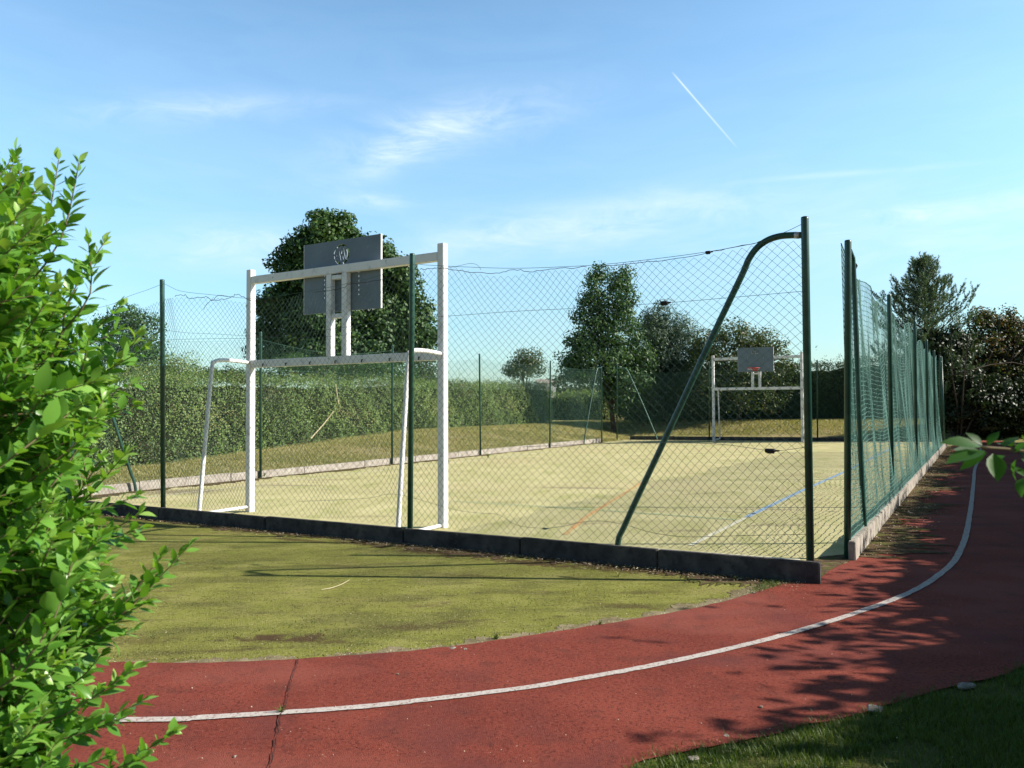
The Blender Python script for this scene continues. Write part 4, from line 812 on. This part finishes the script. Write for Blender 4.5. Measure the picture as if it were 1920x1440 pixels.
shrub = thing('privet_shrub', (-1.45, 1.9, 0), 'bright green sunlit shrub filling the left edge close to the camera', 'shrub')
sh = []; stems = MB(); crownc = Vector((-1.35, 1.75, 1.0))
def add_shoot(px, py, Y, dpx, dpy, L_, m0=1, dy=None):
    tip = pY(px, py, Y); d = Vector((dpx, (random.uniform(-.5, .4) if dy is None else dy), -dpy)).normalized()
    root = tip-d*L_; mid = tip-d*L_*.5+Vector((random.gauss(0, .012), random.gauss(0, .012), -.02*L_/.3)); sh.append(([root, mid, tip], m0)); return root
roots = []
for i in range(1300):
    py = random.uniform(285, 1620); c = float(np.interp(py, cont[0], cont[1])); px = c-abs(random.gauss(0, 1))*130-random.uniform(0, 18); 
    if random.random() < .4: px = random.uniform(-420, c-30)
    Y = random.uniform(1.3, 2.15); up = .9 if py < 520 else .45
    roots.append(add_shoot(px, py, Y, 1.0+random.gauss(0, .35), -up+random.gauss(0, .35), random.uniform(.16, .34), random.uniform(.85, 1.15)))
# the single sprays that stick out of the outline
for q in ((30, 285, 1.5, .2, -1, .22), (148, 305, 1.55, .5, -1, .30), (110, 300, 1.6, .2, -1, .26), (195, 455, 1.6, .45, -1, .24), (165, 450, 1.55, .4, -1, .20), (128, 420, 1.6, 1, -.4, .2), (225, 575, 1.6, 1, -.5, .24), (222, 620, 1.6, 1, -.4, .22),
          (270, 655, 1.55, 1, -.4, .26), (262, 630, 1.6, .8, -.7, .24), (245, 720, 1.5, 1, -.25, .25), (250, 760, 1.55, 1, -.1, .25), (235, 850, 1.6, .8, -.8, .22), (190, 860, 1.6, .7, -.9, .24), (255, 930, 1.5, 1, -.3, .26), (260, 965, 1.5, 1, -.3, .26), (268, 990, 1.5, 1, -.1, .25),
          (350, 1028, 1.5, 1, -.75, .34), (300, 1045, 1.55, .8, -.7, .28), (275, 1130, 1.5, 1, -.3, .26), (250, 1180, 1.5, 1, -.2, .25), (250, 1255, 1.45, 1, -.5, .26), (265, 1315, 1.45, 1, -.35, .3), (325, 1372, 1.4, 1, -.45, .34), (235, 1345, 1.4, 1, -.2, .24), (270, 1420, 1.35, 1, -.2, .26), (200, 1420, 1.35, 1, -.3, .3)):
    roots.append(add_shoot(*q, m0=.95, dy=random.uniform(-.2, .2)))
P, D, N_, S_, T = shoots_to_leaves(sh)
leaves_mesh('leaves', P, D, N_, S_, L_shrub, shrub, T)
for path, _ in sh: stems.tube(smooth_path(path, 3), [.0024*(1-.6*k/6) for k in range(7)], 5, cap=False)
hubs = [Vector((-1.45+random.uniform(-.35, .30), 1.75+random.uniform(-.35, .35), z)) for z in (.35, .5, .65, .8, .95, 1.1, 1.25, 1.4, 1.55) for _ in (0, 1)]
for r_ in roots:
    hb = min(hubs, key=lambda q: (q-r_-Vector((-.05, 0, -.12))).length); stems.tube(smooth_path([hb, hb.lerp(r_, .6)+Vector((0, 0, -.02)), r_], 3), [.005*(1-.5*k/6) for k in range(7)], 5, cap=False)
for hb in hubs:
    g0 = Vector((-1.45+random.uniform(-.15, .15), 1.85+random.uniform(-.15, .15), -.05)); stems.tube(smooth_path([g0, g0.lerp(hb, .5)+Vector((random.uniform(-.05, .05), 0, .03)), hb], 4), [.014*(1-.6*k/8) for k in range(9)], 7, cap=False)
stems.build('stems', M_twig, shrub, smooth=True)

sprig = thing('overhanging_branch_shrub', (1.12, 1.05, 0), 'dark leaved shrub at the right edge reaching one sprig over the track', 'shrub')
sh = []; st = MB()
bx0 = Vector((1.1, 1.08, .1)); b1 = Vector((1.02, 1.05, .9)); b2 = pY(1990, 862, 1.05); st.tube(smooth_path([Vector((1.12, 1.05, -.05)), bx0, b1, b2+Vector((.05, 0, -.03))], 5), [.012-.0005*k for k in range(16)], 7)
def sp(x0, y0, x1, y1, Y0=1.05, Y1=1.03): a, c = pY(x0, y0, Y0), pY(x1, y1, Y1); st.tube(smooth_path([a, a.lerp(c, .5)+Vector((0, 0, .004)), c], 3), .0018, 5)
sp(1990, 862, 1835, 838); sp(1960, 862, 1900, 835, 1.05, 1.1); sp(2010, 880, 1925, 895)
XL = [(1840, 838, 1772, 812, 1.02), (1842, 836, 1815, 806, 1.03), (1852, 836, 1872, 804, 1.0), (1848, 845, 1772, 868, 1.0), (1850, 850, 1782, 848, 1.05), (1850, 848, 1800, 885, 1.02), (1862, 850, 1870, 905, 1.02), (1880, 840, 1908, 812, 1.06), (1885, 855, 1850, 880, 1.08), (1900, 850, 1930, 830, 1.04), (1905, 862, 1890, 905, 1.05), (1915, 860, 1950, 880, 1.0), (1925, 895, 1895, 870, 1.04), (1930, 893, 1905, 920, 1.04), (1900, 838, 1870, 822, 1.1), (1935, 850, 1915, 815, 1.07)]
for k in range(26):
    p = Vector((1.05+random.uniform(-.08, .3), 1.05+random.uniform(-.25, .25), random.uniform(.2, 1.05))); q = p+Vector((random.uniform(-.05, .2), random.uniform(-.15, .15), random.uniform(.05, .2)))
    if q.x/q.y < .72: continue
    sh.append(([p, p.lerp(q, .5), q], .9)); st.tube([b1*(1-p.z/1.3)+Vector((1.1, 1.05, p.z))*(p.z/1.3), p, q], .0025, 5)
P, D, N_, S_, T = shoots_to_leaves(sh, lsize=.045)
XA = [pY(a, b, y) for a, b, c, d, y in XL]; XB = [pY(c, d, y+random.uniform(-.03, .03)) for a, b, c, d, y in XL]
P = np.concatenate([P, np.array(XA)]); D = np.concatenate([D, np.array([q-p for p, q in zip(XA, XB)])]); N_ = np.concatenate([N_, np.array([(random.gauss(-.1, .3), random.gauss(-.5, .3), 1) for _ in XL])]); S_ = np.concatenate([S_, np.array([(q-p).length for p, q in zip(XA, XB)])]); T = np.concatenate([T, rng.random(len(XL))])
leaves_mesh('leaves', P, D, N_, S_, leafmat('leaf_near_dark', [(.02, .07, .012), (.035, .11, .015), (.06, .17, .02)], .4, .55), sprig, T*.8)
st.build('stems', M_twig, sprig, smooth=True)

# ------------------------------------------------------------------ grass, litter, weeds
def blades(name, pts, h, wdt, m, label, lean=.5):
    n = len(pts); hh = h*rng.uniform(.5, 1.3, n); az = rng.uniform(0, 2*np.pi, n); d = np.stack([np.cos(az), np.sin(az), np.zeros(n)], -1); s = np.stack([-np.sin(az), np.cos(az), np.zeros(n)], -1)
    ln = rng.uniform(.1, lean, n)[:, None]; top = pts+d*hh[:, None]*ln+np.array([0, 0, 1])*hh[:, None]; mid = pts+d*hh[:, None]*ln*.35+np.array([0, 0, .6])*hh[:, None]; wd = wdt*rng.uniform(.7, 1.3, n)[:, None]
    Vv = np.stack([pts-s*wd, pts+s*wd, mid+s*wd*.7, mid-s*wd*.7, top], 1).reshape(-1, 3); i = np.arange(n)*5
    F1 = np.stack([i, i+1, i+2, i+3], -1); F2 = np.stack([i+3, i+2, i+4, i+4], -1)
    t3 = np.stack([i+3, i+2, i+4], -1); me_f = np.concatenate([np.stack([i, i+1, i+2], -1), np.stack([i, i+2, i+3], -1), t3])
    tone = np.tile(np.clip(rng.normal(.5, .22, n), 0, 1), 3); o = mesh_np(name, Vv, me_f, m, attr=tone); tag(o, label, None, kind='stuff'); return o
def inpoly(x, y, poly):
    c = np.zeros(len(x), bool); j = len(poly)-1
    for i in range(len(poly)):
        xi, yi, xj, yj = poly[i][0], poly[i][1], poly[j][0], poly[j][1]; c ^= ((yi > y) != (yj > y)) & (x < (xj-xi)*(y-yi)/(yj-yi+1e-12)+xi); j = i
    return c
def noise2(x, y): return np.sin(x*2.1+1.3*np.sin(y*1.7))+np.sin(y*2.7+1.1*np.sin(x*2.3+2))+.5*np.sin(x*5.3-y*4.7)
near = Vector((1, 1, 0)); poly = [(p.x, p.y) for p in trk_out]
x = rng.uniform(.0, 4.6, 340000); y = rng.uniform(2.0, 6.2, 340000); ok = ~inpoly(x, y, [(p.x, p.y) for p in trk_in+trk_out[::-1]]) & (x/y < .85)
A_ = (x-O.x)*U.x+(y-O.y)*U.y; B_ = (x-O.x)*V.x+(y-O.y)*V.y; ok &= (A_ > 11.6) & ~((A_ < 13.7) & (B_ > .2)); x, y = x[ok]+rng.normal(0, .03, ok.sum()), y[ok]+rng.normal(0, .03, ok.sum()); kk = (noise2(x*2.2, y*2.2) > -.7) | (rng.random(len(x)) < .25); x, y = x[kk], y[kk]
pz = np.array([zat((a, b)) for a, b in zip(x, y)])-.012
blades('grass_verge', np.stack([x, y, pz], -1), .032, .0019, G_near, 'short green grass beside the red track in the near right corner', .9)
# bank grass
n = 150000; a = -rng.uniform(.1, 5.6, n); b = rng.uniform(0, 28, n); P = ON+a[:, None]*UN+b[:, None]*VN; k = (noise2(P[:, 0], P[:, 1]) > -.9) | (rng.random(n) < .35); k &= ~((a > -.38) & (rng.random(n) < .8)); P = P[k]; P[:, 2] = [bz(q[0], q[1]) for q in zip(a[k], b[k])]; P[:, 2] -= .015
blades('bank_grass', P, .055, .006, G_bank, 'dry yellow and green grass on the bank between the left kerb and the long hedge', 1.2)
n = 60000; a = rng.uniform(-6, 17, n); b = rng.uniform(27.7, 33, n); P = ON+a[:, None]*UN+b[:, None]*VN; P[:, 2] = [bz(q[0], q[1])-.015 for q in zip(a, b)]
blades('far_grass', P, .07, .010, G_bank, 'yellow-green grass strip beyond the far kerb in front of the dark hedge', 1.2)
# leaf litter
def scatter(n, fn, size, zz=.014):
    P = np.array([fn() for _ in range(n)]); P = np.concatenate([P[:, :2], np.full((n, 1), zz)], 1); return leaf_quads(P, np.array([0, 0, 1])+.35*rng.normal(size=(n, 3)), size, .5)
def along(a0, b0, a1, b1, off, spread):
    def f():
        t = random.random(); p = W(a0, b0).lerp(W(a1, b1), t); d = (W(a1, b1)-W(a0, b0)).normalized(); nn = Vector((d.y, -d.x, 0)); q = p+nn*(off+abs(random.gauss(0, spread))); return (q.x, q.y)
    return f
def litter(name, sets, label):
    Vs, Fs, k = [], [], 0
    for Vv, Fq in sets: Vs.append(Vv); Fs.append(Fq+k); k += len(Vv)
    Vv = np.concatenate(Vs); Fq = np.concatenate(Fs); o = mesh_np(name, Vv, Fq, L_litter, attr=rng.random(len(Fq))**1.6); tag(o, label, kind='stuff')
litter('leaf_litter', [scatter(4200, along(2, -.08, 11.9, -.08, .01, .13), .016), scatter(2600, along(12.1, 1.2, 12.05, 21, .02, .22), .020, .018), scatter(160, along(12.1, 2.5, 12.05, 12, .05, .22), .045, .02), scatter(1400, along(-.0, .6, 0, 22, .0, .1), .025, .014)], 'dry fallen leaves and husks lying along the foot of the kerbs')
def on_moss():
    while True:
        p = gp(random.uniform(200, 1450), random.uniform(990, 1236)); 
        if inpoly(np.array([p.x]), np.array([p.y]), [(q.x, q.y) for q in moss_pts])[0]: return (p.x, p.y)
def fringe():
    i = random.randrange(5, len(fr)-1); p = fr[i].lerp(fr[i-1], random.random()); return (p.x+random.gauss(0, .02), p.y+abs(random.gauss(0, .05)))
def on_track():
    p = gp(random.uniform(150, 1900), random.uniform(1100, 1439)); return (p.x, p.y)
litter('ground_specks', [scatter(700, on_moss, .010, .004), scatter(900, fringe, .011, .007), scatter(420, on_track, .009, .012)], 'tiny pale husks and petals scattered over the moss and the red track')
x0 = rng.uniform(0, 1, 9000); mp_ = np.array([on_moss() for _ in range(9000)]); k = noise2(mp_[:, 0]*2, mp_[:, 1]*3) > .1
blades('moss_tufts', np.concatenate([mp_[k], np.full((k.sum(), 1), -.006)], 1), .012, .0018, G_near, 'short mossy tufts on the old surface in front of the fence', 1.4)
def weed(px, py, h, n, label, m=G_near, spread=.03, kind='weed'):
    p = gp(px, py); t = thing('weed_tuft', p, label, kind); az = np.linspace(0, 2*math.pi, n, endpoint=False)+rng.uniform(0, .5, n); Vv = []; Fq = []; T = []
    for i, a in enumerate(az):
        hh = h*random.uniform(.5, 1.1); d = np.array([math.cos(a), math.sin(a), 0]); s = np.array([-d[1], d[0], 0]); w_ = h*.045+.0012; o = np.array(p)+d*random.uniform(0, spread*.4); ln = random.uniform(.2, .9)
        for j in range(5):
            f = j/4; c = o+d*hh*ln*f*f+np.array([0, 0, hh*(f-.25*f*f*ln)]); ww = w_*(1-f)**.6; Vv += [c-s*ww, c+s*ww]
        k = len(Vv)-10; Fq += [(k+2*j, k+2*j+1, k+2*j+3, k+2*j+2) for j in range(4)]; T += [random.random()]*4
    mesh_np('blades', np.array(Vv), Fq, m, t, attr=T)
    st_ = MB()
    for i in range(3): st_.tube([p, p+Vector((random.uniform(-.02, .02), random.uniform(-.02, .02), h*.6))], .0012, 4)
    st_.build('stalk', M_twig, t); return t
weed(862, 1028, .16, 26, 'thin dry grass stalks against the dark kerb right of the middle fence post', G_bank)
weed(957, 1037, .07, 12, 'small bright green weed at the foot of the dark kerb beside its middle joint')
weed(1052, 1046, .06, 14, 'low green weed in the leaf litter left of the slanting brace foot')
weed(930, 1198, .05, 14, 'green grass tuft on the edge where moss meets the red track')
weed(1125, 1172, .04, 18, 'flat weed patch on the moss edge near the middle of the picture')
weed(528, 1338, .045, 14, 'small green weed growing in the track crack on the white line')
weed(1160, 1080, .045, 12, 'yellowing tuft on the moss in front of the kerb below the brace', G_bank)
weed(1380, 1087, .04, 12, 'low weed at the foot of the kerb towards its right end')
weed(750, 975+22, .10, 20, 'brown tangle of dead plants at the near goal foot by the middle post', G_bank)
for x_, y_, tx in ((495, 895, 'beside the second left fence post seen through the near goal'), (840, 868, 'growing over the pale left kerb right of the near goal'), (915, 858, 'at the foot of the left fence post near the centre of the picture')):
    weed(x_, y_, .14, 26, 'weed clump '+tx)
# twig, cable, stones
tw = MB().tube(smooth_path([gp(603, 1107)+Vector((0, 0, .006)), gp(622, 1104)+Vector((0, 0, .008)), gp(640, 1098)+Vector((0, 0, .01)), gp(655, 1090)+Vector((0, 0, .012))], 5), [.0035-.0001*i for i in range(16)], 6).build('dry_twig', M_straw); tag(tw, 'pale dry stalk lying on the moss in the left foreground', 'twig')
pole = MB().tube([Vector((0, 0, 0)), Vector((0, 0, 0))+Vector((.95, .25, .95))], .022, 8)
def stick(p, q, label):
    o = MB().tube([p, p.lerp(q, .5)+Vector((0, 0, -.02)), q], [.02, .018, .015], 8).build('garden_cane', M_straw); tag(o, label, 'cane')
hp = lambda x, y: pla(x, y, -4.7)
stick(hp(583, 822), hp(626, 771), 'long slanting pale cane leaning low against the long hedge')
stick(hp(635, 758), hp(629, 720), 'short upright pale cane standing out of the long hedge near its top')
def stone(px, py, s, label, flat=.5, m=None, z=.004):
    s *= .72
    p = gp(px, py); bm = bmesh.new(); bmesh.ops.create_icosphere(bm, subdivisions=3, radius=1)
    a1, a2 = random.uniform(0, 6), random.uniform(0, 6)
    for v in bm.verts:
        c = v.co; k = 1+.16*math.sin(3*c.x+a1)+.14*math.sin(4*c.y+a2)+.08*math.sin(9*c.z+7*c.x); v.co = Vector((c.x*k*s, c.y*k*s*.75, c.z*k*s*flat))
    me = bpy.data.meshes.new('stone'); bm.to_mesh(me); bm.free(); me.polygons.foreach_set('use_smooth', [True]*len(me.polygons)); me.materials.append(m or M_stone); o = link('stone', me, None, p+Vector((0, 0, z+s*flat*.4))); o.rotation_euler = (0, 0, random.uniform(0, 6)); tag(o, label, 'stone'); return o
M_stone = mat('chalky_stone', [(.17, .14, .11), (.26, .23, .19), (.36, .33, .29)], scale=30, rough=1, bump=1, bscale=120)
stone(848, 1216, .045, 'flat grey stone fragment set in the moss edge of the track, left of centre', .12, z=.0)
stone(872, 1219, .02, 'small pale chip next to the flat grey stone on the track edge', .3)
stone(440, 1421, .011, 'tiny white pebble alone on the red track near the bottom left', .6)
stone(745, 1266, .010, 'tiny pale pebble on the red track above the white line', .6)
stone(1427, 1328, .013, 'small pale pebble on the red track near the bottom grass edge', .7)
stone(1300, 1425, .03, 'pale leaf-like stone lying on the grass at the bottom right of centre', .3)
stone(1362, 1381, .035, 'crumbled pale patch of broken edging where track meets grass', .12, z=0)
stone(1440, 1368, .032, 'flat pale lump of old edging at the shaded grass border', .12, z=0)
stone(1475, 1360, .02, 'smaller pale lump right beside the flat one at the shaded grass border', .15, z=0)
stone(1640, 1330, .06, 'long low grey slab of edging in the shade at the outer rim of the track', .14, z=0)
stone(1810, 1288, .07, 'grey stone slab in the deep shade where the track bends', .2, z=0)
stone(1413, 1113, .02, 'dark clod on the sandy fringe at the right end of the moss', .4)
stone(1512, 1090, .012, 'white pebble at the right end of the nearest dark kerb', .7)
# small white house far beyond the hedges
hy = 95; c = pY(1024, 722, hy); hs = thing('house', (c.x, c.y, bz(*ab(c)[:2])), 'small white house barely visible far away over the hedge right of the distant tree', 'house')
zb = c.z; MB().box((c.x, c.y, zb/2+.1), (1.1, 0, 0), (0, 1.6, 0), (0, 0, zb/2+.1)).build('wall', M_paint, hs)
r_ = MB(); r_.v = [Vector((c.x+sx*1.25, c.y+sy*1.75, zb+.2)) for sx, sy in ((-1, -1), (1, -1), (1, 1), (-1, 1))]+[Vector((c.x-1.25, c.y, zb+.75)), Vector((c.x+1.25, c.y, zb+.75))]; r_.f = [(0, 1, 5, 4), (2, 3, 4, 5), (0, 4, 3), (1, 2, 5), (0, 3, 2, 1)]; r_.build('roof', M_conc, hs)
win = MB().box((c.x-.4, c.y-1.605, zb*.7), (.22, 0, 0), (0, .01, 0), (0, 0, .3)).build('window', M_black, hs)
